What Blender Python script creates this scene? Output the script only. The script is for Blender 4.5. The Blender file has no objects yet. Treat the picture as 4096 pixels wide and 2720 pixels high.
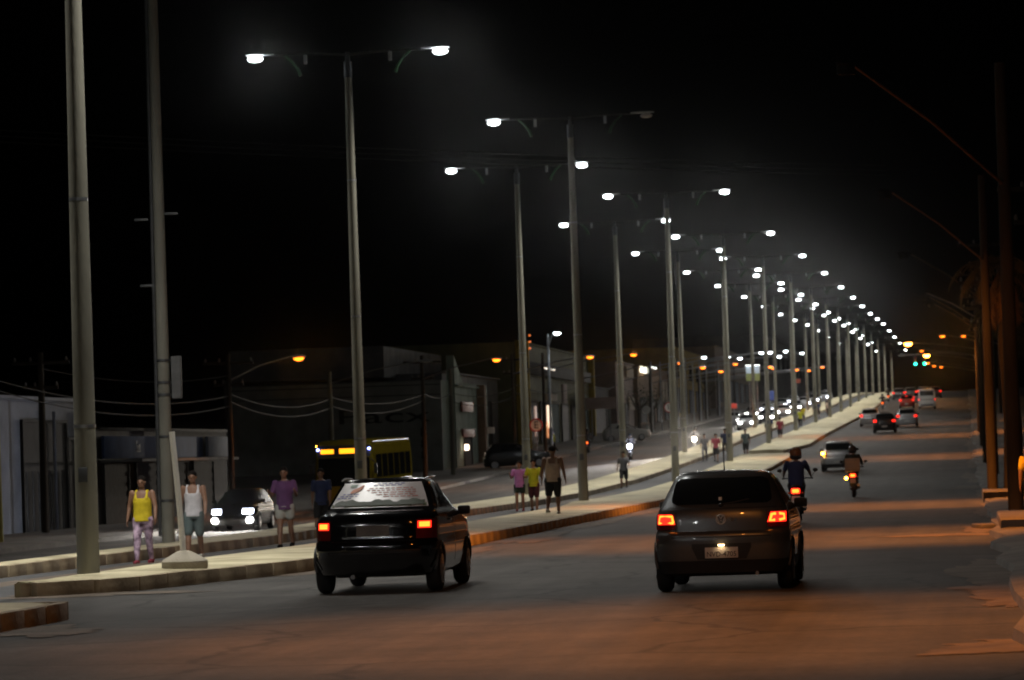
import bpy, bmesh, math, random
from mathutils import Vector, Matrix
R = math.radians
rnd = random.Random(7)
SC = bpy.context.scene
COL = SC.collection

# ------------------------------------------------------------------ camera
cd = bpy.data.cameras.new('camera'); cam = bpy.data.objects.new('camera', cd); COL.objects.link(cam)
cd.sensor_width = 36.0; cd.lens = 130.1; cd.clip_start = 0.5; cd.clip_end = 5000
cam.matrix_world = (Matrix.Translation((0, 0, 1.7)) @ Matrix.Rotation(R(6.95), 4, 'Z')
                    @ Matrix.Rotation(R(90 + 1.83), 4, 'X') @ Matrix.Rotation(R(-1.9), 4, 'Z'))
cd.dof.use_dof = True; cd.dof.focus_distance = 47.0; cd.dof.aperture_fstop = 4.5
SC.camera = cam

# ------------------------------------------------------------------ night sky
wd = bpy.data.worlds.new('World'); SC.world = wd; wd.use_nodes = True
nt = wd.node_tree; bg = nt.nodes['Background']
sky = nt.nodes.new('ShaderNodeTexSky'); sky.sky_type = 'NISHITA'; sky.sun_disc = False
sky.sun_elevation = R(-6); sky.sun_rotation = R(200); sky.air_density = 1.0; sky.dust_density = 2.0
nt.links.new(sky.outputs[0], bg.inputs[0]); bg.inputs[1].default_value = 0.04

SC.view_settings.view_transform = 'Standard'; SC.view_settings.look = 'None'
SC.view_settings.exposure = 0.0; SC.view_settings.gamma = 1.0
SC.view_settings.use_curve_mapping = False
cy = SC.cycles
cy.use_denoising = True; cy.sample_clamp_direct = 20.0; cy.filter_width = 1.9
cy.max_bounces = 5; cy.diffuse_bounces = 2; cy.glossy_bounces = 3; cy.transmission_bounces = 3
cy.volume_bounces = 0; cy.transparent_max_bounces = 6
cy.sample_clamp_indirect = 3.0; cy.caustics_reflective = False; cy.caustics_refractive = False
cy.use_light_tree = True

# ------------------------------------------------------------------ materials
MATS = {}
def mat(name, col, rough=0.6, metal=0.0, vary=0.25, scale=3.0, bump=0.0, bscale=30.0, coat=0.0,
        col2=None, emit=None, estr=0.0, detail=6.0, stretch=None, spec=0.5):
    if name in MATS: return MATS[name]
    m = bpy.data.materials.new(name); m.use_nodes = True
    n = m.node_tree.nodes; l = m.node_tree.links; b = n['Principled BSDF']
    b.inputs['Roughness'].default_value = rough; b.inputs['Metallic'].default_value = metal
    b.inputs['Coat Weight'].default_value = coat; b.inputs['Specular IOR Level'].default_value = spec
    tc = n.new('ShaderNodeTexCoord'); co = tc.outputs['Object']
    if stretch:
        mp = n.new('ShaderNodeMapping'); mp.inputs['Scale'].default_value = stretch
        l.new(co, mp.inputs[0]); co = mp.outputs[0]
    nz = n.new('ShaderNodeTexNoise'); nz.inputs['Scale'].default_value = scale; nz.inputs['Detail'].default_value = detail
    l.new(co, nz.inputs['Vector'])
    cr = n.new('ShaderNodeValToRGB'); cr.color_ramp.elements[0].position = 0.3; cr.color_ramp.elements[1].position = 0.7
    a = [c * (1 - vary) for c in col]; z = [min(1, c * (1 + vary)) for c in (col2 or col)]
    cr.color_ramp.elements[0].color = (*a, 1); cr.color_ramp.elements[1].color = (*z, 1)
    l.new(nz.outputs[0], cr.inputs[0]); l.new(cr.outputs[0], b.inputs['Base Color'])
    if bump:
        n2 = n.new('ShaderNodeTexNoise'); n2.inputs['Scale'].default_value = bscale; n2.inputs['Detail'].default_value = 4
        l.new(co, n2.inputs['Vector'])
        bp = n.new('ShaderNodeBump'); bp.inputs['Strength'].default_value = bump; bp.inputs['Distance'].default_value = 0.02
        l.new(n2.outputs[0], bp.inputs['Height']); l.new(bp.outputs[0], b.inputs['Normal'])
    if emit:
        b.inputs['Emission Color'].default_value = (*emit, 1); b.inputs['Emission Strength'].default_value = estr
    MATS[name] = m
    return m
def glow(name, col, s, base=None):
    return mat(name, base or col, 0.3, 0, 0.02, 5, emit=col, estr=s)

def road_mat(name, c0, c1):
    m = mat(name, c0, .9, spec=.15, vary=.2, scale=.35, bump=.6, bscale=22, detail=9); n = m.node_tree.nodes; l = m.node_tree.links; b = n['Principled BSDF']; co = n['Texture Coordinate'].outputs['Object']
    def noise(sc, det, st):
        mp = n.new('ShaderNodeMapping'); mp.inputs['Scale'].default_value = st; l.new(co, mp.inputs[0])
        z = n.new('ShaderNodeTexNoise'); z.inputs['Scale'].default_value = sc; z.inputs['Detail'].default_value = det; z.inputs['Roughness'].default_value = .65; l.new(mp.outputs[0], z.inputs['Vector']); return z.outputs[0]
    def ramp(sock, p0, v0, p1, v1):
        r = n.new('ShaderNodeMapRange'); r.inputs['From Min'].default_value = p0; r.inputs['From Max'].default_value = p1; r.inputs['To Min'].default_value = v0; r.inputs['To Max'].default_value = v1; l.new(sock, r.inputs['Value']); return r.outputs[0]
    def mul(p, q):
        k = n.new('ShaderNodeMath'); k.operation = 'MULTIPLY'; l.new(p, k.inputs[0]); l.new(q, k.inputs[1]); return k.outputs[0]
    f = mul(mul(ramp(noise(.55, 6, (1, .8, 1)), .35, .72, .65, 1.25), ramp(noise(.9, 3, (1.3, .03, 1)), .4, .82, .62, 1.12)), mul(ramp(noise(9, 4, (1, 1, 1)), .3, .8, .7, 1.2), ramp(noise(.16, 4, (1, 1, 1)), .42, 1.0, .7, 1.35)))
    vo = n.new('ShaderNodeTexVoronoi'); vo.feature = 'DISTANCE_TO_EDGE'; vo.inputs['Scale'].default_value = .22
    dm = n.new('ShaderNodeVectorMath'); dm.operation = 'ADD'; nd = n.new('ShaderNodeTexNoise'); nd.inputs['Scale'].default_value = .8; nd.inputs['Detail'].default_value = 5
    l.new(co, nd.inputs['Vector']); l.new(co, dm.inputs[0]); l.new(nd.outputs['Color'], dm.inputs[1]); l.new(dm.outputs[0], vo.inputs['Vector'])
    f = mul(f, ramp(vo.outputs['Distance'], .004, .55, .016, 1.0))
    mx = n.new('ShaderNodeMix'); mx.data_type = 'RGBA'; mx.inputs[6].default_value = (*c0, 1); mx.inputs[7].default_value = (*c1, 1); l.new(noise(.3, 5, (1, .5, 1)), mx.inputs[0])
    vm = n.new('ShaderNodeVectorMath'); vm.operation = 'SCALE'; l.new(mx.outputs[2], vm.inputs[0]); l.new(f, vm.inputs['Scale']); l.new(vm.outputs[0], b.inputs['Base Color'])
    return m
M_ASPH = road_mat('asphalt', (0.050, 0.048, 0.046), (0.060, 0.054, 0.047))
M_PATH = mat('path_asphalt', (0.062, 0.062, 0.064), 0.9, spec=0.15, vary=0.25, scale=0.7, bump=0.4, bscale=18, detail=8)
M_STRIP = mat('strip_concrete', (0.42, 0.365, 0.225), 0.9, spec=0.2, vary=0.28, scale=0.8, bump=0.5, bscale=9, col2=(0.48, 0.43, 0.28), detail=9)
M_KERB = mat('kerb_concrete', (0.21, 0.16, 0.105), 0.9, spec=0.2, vary=0.35, scale=1.4, bump=0.6, bscale=12, col2=(0.31, 0.25, 0.165), detail=8)
M_DIRT = mat('dirt', (0.13, 0.10, 0.075), 0.95, spec=0.2, vary=0.4, scale=0.6, bump=0.8, bscale=5, detail=8)
M_SAND = mat('sand', (0.115, 0.09, 0.068), 0.95, spec=0.2, vary=0.35, scale=1.4, bump=0.9, bscale=7, detail=8)
M_WALK = mat('sidewalk_concrete', (0.12, 0.105, 0.088), 0.9, spec=0.2, vary=0.35, scale=0.8, bump=0.5, bscale=8, detail=8)
M_POLE = mat('pole_concrete', (0.205, 0.195, 0.155), 0.85, spec=0.2, vary=0.25, scale=1.6, bump=0.3, bscale=16, detail=8, stretch=(1, 1, 0.3))
M_UNLIT = mat('sooty_steel', (0.012, 0.011, 0.010), 0.95, spec=0.05, vary=0.2)  # near-black: the unlit look of the lamp heads put into the colour
M_WOODP = mat('old_pole', (0.055, 0.045, 0.034), 0.9, spec=0.1, vary=0.35, scale=3, bump=0.5, bscale=14, stretch=(1, 1, 0.15))
M_STEEL = mat('galvanised_steel', (0.32, 0.33, 0.34), 0.45, 0.8, vary=0.15, scale=6)
M_DSTEEL = mat('dark_steel', (0.07, 0.072, 0.075), 0.5, 0.6, vary=0.2, scale=6)
M_GREEN = mat('green_paint', (0.012, 0.06, 0.018), 0.5, vary=0.2)
M_HOUSE = mat('luminaire_grey', (0.30, 0.31, 0.32), 0.45, 0.3, vary=0.1)
M_LED = glow('led_lens', (0.90, 0.97, 1.0), 120.0)
M_LEDOFF = mat('led_lens_off', (0.5, 0.5, 0.5), 0.2, vary=0.05)
M_SOD = glow('sodium_lens', (1.0, 0.19, 0.010), 6.0)
M_SODX = glow('sodium_lens_bright', (1.0, 0.30, 0.03), 60.0)
M_WHL = glow('white_lamp', (0.85, 0.95, 1.0), 40.0)
M_TYRE = mat('tyre_rubber', (0.018, 0.018, 0.018), 0.85, vary=0.2, scale=20)
M_RIM = mat('wheel_rim', (0.35, 0.35, 0.36), 0.35, 0.8, vary=0.1)
M_BLK = mat('black_plastic', (0.015, 0.015, 0.016), 0.55, vary=0.15, scale=12)
M_GLASS = mat('tinted_glass', (0.006, 0.007, 0.008), 0.06, vary=0.1, coat=0.4)
M_CHROME = mat('chrome', (0.6, 0.6, 0.62), 0.15, 1.0, vary=0.05)
M_PLATE = mat('plate_grey', (0.55, 0.54, 0.52), 0.45, vary=0.06, scale=10)
M_INK = mat('plate_ink', (0.015, 0.015, 0.018), 0.6, vary=0.05)
M_REDL = mat('red_lens', (0.16, 0.006, 0.006), 0.25, vary=0.1, coat=0.5)
M_REDG = glow('red_lamp', (1.0, 0.02, 0.01), 2.2)
M_REDY = glow('brake_lamp_core', (1.0, 0.22, 0.02), 3.6)
M_HEAD = glow('headlight', (1.0, 0.97, 0.92), 400.0)
M_HEADB = glow('headlight_cool', (0.80, 0.84, 1.0), 260.0)
M_AMBER = glow('turn_signal', (1.0, 0.42, 0.03), 40.0)

# ------------------------------------------------------------------ mesh helpers
class MB:
    def __init__(s): s.v = []; s.f = []
    def add(s, v, f):
        o = len(s.v); s.v += [tuple(p) for p in v]; s.f += [tuple(i + o for i in q) for q in f]; return s
    def box(s, c, d, rz=0.0, ch=0.0, m=None):
        hx, hy, hz = d[0] / 2, d[1] / 2, d[2] / 2
        if ch <= 0:
            v = [(x, y, z) for z in (-hz, hz) for y in (-hy, hy) for x in (-hx, hx)]
            f = [(0, 2, 3, 1), (4, 5, 7, 6), (0, 1, 5, 4), (2, 6, 7, 3), (0, 4, 6, 2), (1, 3, 7, 5)]
        else:
            bm = bmesh.new(); bmesh.ops.create_cube(bm, size=1)
            for q in bm.verts: q.co = (q.co.x * d[0], q.co.y * d[1], q.co.z * d[2])
            bmesh.ops.bevel(bm, geom=bm.edges[:], offset=ch, segments=2, affect='EDGES', profile=0.6)
            bm.verts.index_update(); v = [q.co[:] for q in bm.verts]; f = [[q.index for q in k.verts] for k in bm.faces]; bm.free()
        mm = Matrix.Translation(c) @ (m or Matrix.Rotation(rz, 4, 'Z'))
        return s.add([mm @ Vector(p) for p in v], f)
    def tube(s, pts, rs, n=10, cap=True, flat=None):
        pts = [Vector(p) for p in pts]
        if not hasattr(rs, '__len__'): rs = [rs] * len(pts)
        rings = []; up = None
        for i, p in enumerate(pts):
            d = (pts[min(i + 1, len(pts) - 1)] - pts[max(i - 1, 0)])
            d = d.normalized() if d.length > 1e-9 else Vector((0, 0, 1))
            if up is None: up = Vector((1, 0, 0)) if abs(d.x) < 0.9 else Vector((0, 1, 0))
            a = (up - d * up.dot(d)).normalized(); b = d.cross(a); up = a
            rings.append([p + (a * math.cos(2 * math.pi * k / n) + b * math.sin(2 * math.pi * k / n)) * rs[i] for k in range(n)])
        v = [q for r in rings for q in r]; f = []
        for i in range(len(rings) - 1):
            for k in range(n):
                f.append((i * n + k, i * n + (k + 1) % n, (i + 1) * n + (k + 1) % n, (i + 1) * n + k))
        if cap:
            f.append(tuple(range(n - 1, -1, -1))); f.append(tuple(range((len(rings) - 1) * n, len(rings) * n)))
        return s.add(v, f)
    def loft(s, rings):
        n = len(rings[0]); v = [q for r in rings for q in r]; f = []
        for i in range(len(rings) - 1):
            for k in range(n):
                f.append((i * n + k, i * n + (k + 1) % n, (i + 1) * n + (k + 1) % n, (i + 1) * n + k))
        f.append(tuple(range(n - 1, -1, -1))); f.append(tuple(range((len(rings) - 1) * n, len(rings) * n)))
        return s.add(v, f)
    def ell(s, c, r, n=14, m=9, zmin=-1.0, zmax=1.0, mx=None):
        rings = []
        for i in range(m + 1):
            t = zmin + (zmax - zmin) * i / m
            if i == 0 and zmin <= -1: t = -0.9995
            if i == m and zmax >= 1: t = 0.9995
            if zmin <= -1 and zmax >= 1: t = -math.cos(math.pi * i / m); t = max(-0.9995, min(0.9995, t))
            q = math.sqrt(max(0, 1 - t * t))
            ring = [Vector((r[0] * q * math.cos(2 * math.pi * k / n), r[1] * q * math.sin(2 * math.pi * k / n), r[2] * t)) for k in range(n)]
            if mx: ring = [mx @ p for p in ring]
            rings.append([p + Vector(c) for p in ring])
        return s.loft(rings)
    def cap(s, p0, p1, r0, r1, n=10):
        p0 = Vector(p0); p1 = Vector(p1)
        s.ell(p0, (r0,) * 3, n, 6); s.ell(p1, (r1,) * 3, n, 6)
        if (p1 - p0).length > 1e-4: s.tube([p0, p1], [r0, r1], n)
        return s
    def grid(s, fn, nu, nv):
        v = [fn(i / nu, j / nv) for j in range(nv + 1) for i in range(nu + 1)]; w = nu + 1
        return s.add(v, [(j * w + i, j * w + i + 1, (j + 1) * w + i + 1, (j + 1) * w + i) for j in range(nv) for i in range(nu)])
    def prism(s, poly, lo, hi, axis='y'):
        def P(p, t):
            return {'y': (p[0], t, p[1]), 'x': (t, p[0], p[1]), 'z': (p[0], p[1], t)}[axis]
        n = len(poly); v = [P(p, lo) for p in poly] + [P(p, hi) for p in poly]
        f = [tuple(range(n)), tuple(range(2 * n - 1, n - 1, -1))] + [(i, i + n, (i + 1) % n + n, (i + 1) % n) for i in range(n)]
        return s.add(v, f)
    def mesh(s, name, m, smooth=35):
        me = bpy.data.meshes.new(name); me.from_pydata(s.v, [], s.f); me.update()
        bm = bmesh.new(); bm.from_mesh(me); bmesh.ops.recalc_face_normals(bm, faces=bm.faces[:]); bm.to_mesh(me); bm.free()
        if smooth: me.shade_smooth(); me.set_sharp_from_angle(angle=R(smooth))
        if m: me.materials.append(m)
        return me
    def build(s, name, m, parent=None, smooth=35, loc=None):
        return obj(name, s.mesh(name, m, smooth), parent, loc)
def obj(name, me, parent=None, loc=None, rz=0.0):
    o = bpy.data.objects.new(name, me); COL.objects.link(o)
    if parent: o.parent = parent
    if loc: o.location = loc
    if rz: o.rotation_euler.z = rz
    return o
def tag(o, label=None, cat=None, group=None, kind=None):
    if label: o['label'] = label
    if cat: o['category'] = cat
    if group: o['group'] = group
    if kind: o['kind'] = kind
    return o
def thing(name, label, cat, loc=(0, 0, 0), rz=0.0, group=None):
    return tag(obj(name, None, None, loc, rz), label, cat, group)
def copy_tree(o, parent=None):
    c = o.copy(); COL.objects.link(c)
    if parent: c.parent = parent
    for ch in o.children: copy_tree(ch, c)
    return c
def text_mesh(txt, size, m, extrude=0.002, align='CENTER', width=None):
    cu = bpy.data.curves.new('lettering', 'FONT'); cu.body = txt; cu.size = size; cu.extrude = extrude; cu.resolution_u = 3
    cu.align_x = align; cu.align_y = 'CENTER'
    t = bpy.data.objects.new('lettering', cu); COL.objects.link(t)
    dg = bpy.context.evaluated_depsgraph_get(); me = bpy.data.meshes.new_from_object(t.evaluated_get(dg))
    bpy.data.objects.remove(t); bpy.data.curves.remove(cu)
    if width:
        xs = [v.co.x for v in me.vertices]; k = width / (max(xs) - min(xs))
        for v in me.vertices: v.co.x *= k
    me.materials.clear(); me.materials.append(m)
    return me
def lettering(name, txt, size, m, parent, loc, yaw=0.0, **k):      # upright letters facing -y, turned by yaw
    o = obj(name, text_mesh(txt, size, m, **k), parent, loc); o.rotation_euler = (R(90), 0, yaw); return o
def spot(name, parent, loc, energy, col, size, blend, rot=(0, 0, 0), rad=0.12, scale=None):
    d = bpy.data.lights.new(name, 'SPOT'); d.energy = energy; d.color = col; d.spot_size = R(size); d.spot_blend = blend
    d.shadow_soft_size = rad
    o = bpy.data.objects.new(name, d); COL.objects.link(o); o.parent = parent; o.location = loc; o.rotation_euler = rot
    if scale: o.scale = scale
    return o

# ------------------------------------------------------------------ terrain
PR = [(-200, 0), (130, 0), (150, .08), (172, .36), (187, .65), (215, 1.25), (242, 1.95), (257, 2.35), (284, 2.95), (316, 3.65),
      (357, 4.5), (410, 5.8), (455, 7.1), (500, 8.2), (560, 9.5), (620, 10.5), (800, 12), (3000, 14)]
def prof(u):
    for (a, b), (c, d) in zip(PR, PR[1:]):
        if u <= c: return b + (d - b) * max(0, u - a) / (c - a)
    return PR[-1][1]
def zg(v, u): return prof(u) - (0.5 if v < -17.6 else 0.0)
def slope(u): return math.atan2(prof(u + 3) - prof(u - 3), 6)
US = list(range(-20, 130, 10)) + list(range(130, 520, 6)) + list(range(520, 800, 20)) + [800, 900, 1000, 1200]
def band(name, m, v0, v1, dz, u0, u1, kind='structure', nv=1, fall=True):
    us = [u for u in US if u0 < u < u1]; us = [u0] + us + [u1]
    f0 = v0 if callable(v0) else (lambda u: v0); f1 = v1 if callable(v1) else (lambda u: v1)
    mb = MB()
    def P(a, b):
        i = min(int(round(b * (len(us) - 1))), len(us) - 1); u = us[i]; v = f0(u) + (f1(u) - f0(u)) * a
        return (v, u, zg((f0(u) + f1(u)) / 2, u) + dz)
    mb.grid(P, nv, len(us) - 1)
    return tag(mb.build(name, m, smooth=60), kind=kind)
mb = MB()
gus = [-400, -60] + US + [1500, 2200, 3000]
gvs = [-2500, -900, -300, -80, -40, -18.4, -17.4, 4, 40, 300, 900, 2500]
mb.grid(lambda a, b: (gvs[round(a * 11)], gus[round(b * (len(gus) - 1))], zg(gvs[round(a * 11)], gus[round(b * (len(gus) - 1))]) - 0.06), 11, len(gus) - 1)
tag(mb.build('ground', M_DIRT, smooth=60), kind='structure')
band('road', M_ASPH, -17.2, 0.75, 0.0, -20, 1000)
band('oncoming_road', M_ASPH, -27.0, -18.0, 0.0, -20, 1000)
def poly(pts):
    def f(u):
        for (a, b), (c, d) in zip(pts, pts[1:]):
            if u <= c: return b + (d - b) * max(0, min(1, (u - a) / (c - a)))
        return pts[-1][1]
    return f
RF = poly([(49.8, -12.95), (50.4, -12.2), (51.4, -11.75), (54.6, -11.15), (57.2, -10.55), (60, -10.3), (66, -10.0), (72, -9.8), (84, -9.7), (120, -9.8), (1000, -9.8)])
RB = poly([(49.8, -13.02), (51.5, -13.2), (60, -13.05), (66, -12.7), (86, -12.2), (112, -12.4), (122, -13.1), (1000, -13.3)])
LF = poly([(20, -16.4), (60, -15.85), (71, -15.4), (78, -14.95), (112, -14.95), (150, -15.2), (1000, -15.3)])
LB = poly([(20, -17.2), (62, -16.75), (82, -16.5), (98, -17.2), (130, -17.6), (1000, -17.6)])
band('walking_path', M_PATH, lambda u: LF(u) - .1, lambda u: RB(u) + .1, 0.006, 20, 1000)
def strip(name, ff, fb, u0, u1, back_drop):
    us = [u for u in range(int(u0) + 1, int(u1), 2 if u1 < 260 else 8)]; us = [u0] + us + [u1]
    mb = MB(); rows = []
    for u in us:
        z = prof(u) + 0.2; a, b = ff(u) - 0.11, fb(u) + 0.02
        m1 = (a + b) / 2
        rows.append([(a, u, z - 0.9), (a, u, z - 0.006), (a - (a - m1) * .3, u, z + 0.012), (m1, u, z + 0.03), (b + 0.12, u, z + 0.005), (b, u, z - 0.02), (b, u, z - 0.9 - back_drop)])
    n = 7
    mb.add([p for r in rows for p in r], [(i * n + k, i * n + k + 1, (i + 1) * n + k + 1, (i + 1) * n + k) for i in range(len(rows) - 1) for k in range(n - 1)]
           + [tuple(range(n)), tuple((len(rows) - 1) * n + k for k in range(n - 1, -1, -1))])
    return tag(mb.build(name, M_STRIP, smooth=50), kind='structure')
kerb_meshes = []
for k in range(4):
    q = MB(); q.box((0, 0, 0), (0.14, 0.985, 0.36), ch=0.012 + 0.004 * k); kerb_meshes.append(q.mesh('kerb_stone', M_KERB))
def kerb_stones(par, ff, u0, u1):
    u = u0
    while u < u1:
        x0, x1 = ff(u), ff(min(u + 1.0, u1)); L = math.hypot(x1 - x0, 1.0); um = u + .5 / L
        o = obj('kerb_stone', kerb_meshes[rnd.randrange(4)], par, ((ff(u) + ff(u + 1.0 / L)) / 2 - 0.07 + rnd.uniform(-.008, .008), um, prof(um) + 0.03 + rnd.uniform(-.008, .006)))
        o.rotation_euler = (slope(um), rnd.uniform(-.015, .015), -math.atan2(x1 - x0, 1.0) + rnd.uniform(-.008, .008))
        u += 1.0 / L
s1 = strip('median_strip_near', lambda u: RF(u), RB, 49.8, 216, 0)
kerb_stones(s1, RF, 49.9, 140)
q = MB(); q.tube([(-13.0, 49.92, -0.1), (-13.0, 49.92, 0.20)], 0.11, 18); q.build('kerb_nose', M_KERB, s1)
def kerb_far(par, ff, u0, u1):                       # kerb face beyond the stones one can pick apart
    us = [u for u in range(int(u0), int(u1), 4)] + [u1]; mb = MB(); rows = []
    for u in us:
        a = ff(u); z = prof(u); rows.append([(a, u, z - .2), (a, u, z + .2), (a - .14, u, z + .206), (a - .14, u, z - .2)])
    mb.add([p for r in rows for p in r], [(i * 4 + k, i * 4 + k + 1, i * 4 + 5 + k, i * 4 + 4 + k) for i in range(len(rows) - 1) for k in range(3)] + [(0, 1, 2, 3)])
    tag(mb.build('kerb_run', M_KERB, par, 30), kind='stuff')
kerb_far(s1, RF, 140, 216)
RF2 = poly([(224, -10.9), (236, -9.9), (1000, -9.8)])
s1b = strip('median_strip_far', RF2, RB, 224, 900, 0); kerb_far(s1b, RF2, 224, 900)
s0 = strip('median_strip_crossing_end', lambda u: -10.4, lambda u: -12.6, 20, 42.0, 0)
kerb_stones(s0, lambda u: -10.4, 30, 41.5)
q = MB(); [q.box((-10.9 - .98 * k, 42.02, 0.035), (.97, .14, .36), ch=.015) for k in range(2)]; q.build('kerb_end', M_KERB, s0)
s2 = strip('side_strip', LF, LB, 20, 900, 0.4); kerb_stones(s2, LF, 58, 128); kerb_far(s2, LF, 128, 900)
# left pavement
for u0, u1 in ((20, 900),):
    mb = MB(); us = list(range(u0, 520, 8)) + [600, 900]; rows = []
    for u in us:
        z = prof(u) - 0.5; rows.append([(-27.0, u, z - .2), (-27.0, u, z + .14), (-27.16, u, z + .16), (-32.2, u, z + .2), (-45, u, z + .2)])
    mb.add([p for r in rows for p in r], [(i * 5 + k, i * 5 + k + 1, i * 5 + 6 + k, i * 5 + 5 + k) for i in range(len(rows) - 1) for k in range(4)])
    tag(mb.build('pavement_left', M_WALK, smooth=30), kind='structure')
# right pavement: a low worn kerb, dirt and broken slabs
mb = MB(); rows = []
for u in list(range(-20, 300, 4)) + list(range(300, 900, 12)):
    z = prof(u); e = 0.42 + 0.14 * math.sin(u * .7) + 0.08 * math.sin(u * 2.3); rows.append([(e, u, z - .2), (e + .05, u, z + .11), (e + .4, u, z + .15), (5.5, u, z + .16), (60, u, z + .16)])
mb.add([p for r in rows for p in r], [(i * 5 + k, i * 5 + 5 + k, i * 5 + 6 + k, i * 5 + k + 1) for i in range(len(rows) - 1) for k in range(4)])
tag(mb.build('pavement_right', M_WALK, smooth=30), kind='structure')
def blob_sheet(name, cx, cy, rx, ry, dz, m, seed, h=0.012):
    r2 = random.Random(seed); n = 110; ph = [r2.uniform(0, 6.3) for _ in range(6)]
    def rad(a): return 1 + .22 * math.sin(2 * a + ph[0]) + .16 * math.sin(3 * a + ph[1]) + .12 * math.sin(5 * a + ph[2]) + .09 * math.sin(9 * a + ph[3]) + .06 * math.sin(14 * a + ph[4]) + .05 * math.sin(23 * a + ph[5]) + .05 * math.sin(37 * a + ph[1]) + .03 * math.sin(53 * a + ph[2])
    mb = MB(); v = [(cx, cy, zg(cx, cy) + dz + h)]
    for q, hh in ((.55, h * .7), (1.0, 0)):
        for k in range(n):
            a = 2 * math.pi * k / n; x = cx + rx * q * rad(a) * math.cos(a); y = cy + ry * q * rad(a) * math.sin(a); v.append((x, y, zg(x, y) + dz + hh))
    f = [(0, 1 + k, 1 + (k + 1) % n) for k in range(n)] + [(1 + k, 1 + n + k, 1 + n + (k + 1) % n, 1 + (k + 1) % n) for k in range(n)]
    mb.add(v, f); return tag(mb.build(name, m, smooth=60), kind='stuff')
for i, a in enumerate([(0.75, 46, .75, 8), (0.55, 40.5, .5, 2.4), (0.3, 43.2, .55, 1.1), (0.5, 52, .5, 5), (-0.35, 69.5, 1.1, 1.1), (0.55, 74, .6, 4), (.6, 96, .45, 9), (.1, 140, .6, 5), (.3, 160, .6, 8),
                       (0.9, 31.5, 1.1, 1.3), (.7, 120, .5, 10), (.7, 190, .6, 12), (.6, 230, .7, 14)]):
    blob_sheet('roadside_sand', *a, 0.006, M_SAND, 40 + i)
for i, a in enumerate([(-12.2, 50.2, 1.7, .7), (-10.0, 57.8, 1.3, 2.2), (-9.4, 66, .5, 4.5), (-9.25, 78, .55, 6), (-9.3, 92, .5, 6), (-10.0, 39.0, .6, 1.3), (-9.4, 110, .4, 8), (-14.8, 62, .4, 7), (-14.7, 90, .3, 10), (-14.6, 140, .35, 14), (-9.45, 140, .4, 12)]):
    blob_sheet('gutter_sand', *a, 0.008, M_SAND, 70 + i, 0.006)
# ------------------------------------------------------------------ double-arm LED lamp poles
LEDC = (1.0, 0.98, 0.92)
def make_pole():
    t = thing('lamp_pole', 'x', 'lamp pole')
    q = MB(); q.tube([(0, 0, -.3), (0, 0, 4), (0, 0, 8), (0, 0, 12.35)], [.172, .150, .126, .100], 18); q.build('pole', M_POLE, t)
    q = MB(); q.tube([(0, 0, 12.3), (0, 0, 12.75)], .115, 14); q.tube([(0, 0, 12.75), (0, 0, 13.02)], .06, 10); q.build('pole_cap', M_DSTEEL, t)
    for zb, rb in ((2.2, .163), (5.6, .143), (9.4, .122)): MB().tube([(0, 0, zb), (0, 0, zb + .05)], rb, 16).build('band', M_STEEL, t)
    MB().box((0, -.168, 1.5), (.14, .03, .22), ch=.01).build('access_panel', M_DSTEEL, t)
    for s in (-1, 1):
        q = MB(); q.tube([(0, 0, 12.95), (s * .8, 0, 13.0), (s * 1.6, 0, 13.02), (s * 2.15, 0, 13.0)], [.03, .028, .026, .024], 8); q.build('arm', M_BLK, t)
        q = MB(); q.tube([(s * 1.75, 0, 12.98), (s * 1.55, 0, 12.82), (s * 1.38, 0, 12.58), (s * 1.32, 0, 12.40)], [.02, .03, .04, .05], 6); q.build('arm_brace', M_GREEN, t)
        q = MB(); q.box((s * 1.18, 0, 12.86), (.09, .10, .26), ch=.02); q.build('clamp', M_STEEL, t)
        q = MB()
        rings = []
        for x, w, h in ((2.05, .05, .05), (2.2, .10, .06), (2.35, .14, .07), (2.65, .15, .07), (2.84, .08, .04)):
            rings.append([(s * x, w * math.cos(a), 13.02 + h * .5 * math.sin(a) + .02) for a in [2 * math.pi * k / 12 for k in range(12)]])
        q.loft(rings); lu = q.build('luminaire', M_HOUSE, t)
        q = MB(); q.ell((s * 2.58, 0, 12.925), (.21, .12, .085), 18, 10); q.build('lens', M_LED, lu)
        spot('street_light', lu, (s * 2.58, 0, 12.82), LED_W, LEDC, 166, 0.5, rad=.15, scale=(.15 if s < 0 else .27, 1, 1))
        spot('road_throw', lu, (s * 2.58, -.02, 12.8), THROW, LEDC, 40, .8, (R(-81), 0, 0), .12)  # extra spot toward the camera, added to make a haze halo around the lens
    return t
HAZE = 0.00002
LED_W = 3000.0
THROW = 3600.0
ORD = ['first', 'second', 'third', 'fourth', 'fifth', 'sixth', 'seventh', 'eighth', 'ninth', 'tenth', 'eleventh', 'twelfth', 'thirteenth', 'fourteenth', 'fifteenth',
       'sixteenth', 'seventeenth', 'eighteenth', 'nineteenth', 'twentieth', 'twenty-first', 'twenty-second', 'twenty-third', 'twenty-fourth', 'twenty-fifth', 'twenty-sixth']
topz = poly([(0, 13.05), (150, 13.1), (200, 13.5), (240, 14.3), (282, 15.0), (350, 15.9), (415, 16.6), (480, 17.6), (600, 18.3), (1000, 20.5)])
proto_pole = make_pole(); used = [0]
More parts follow.
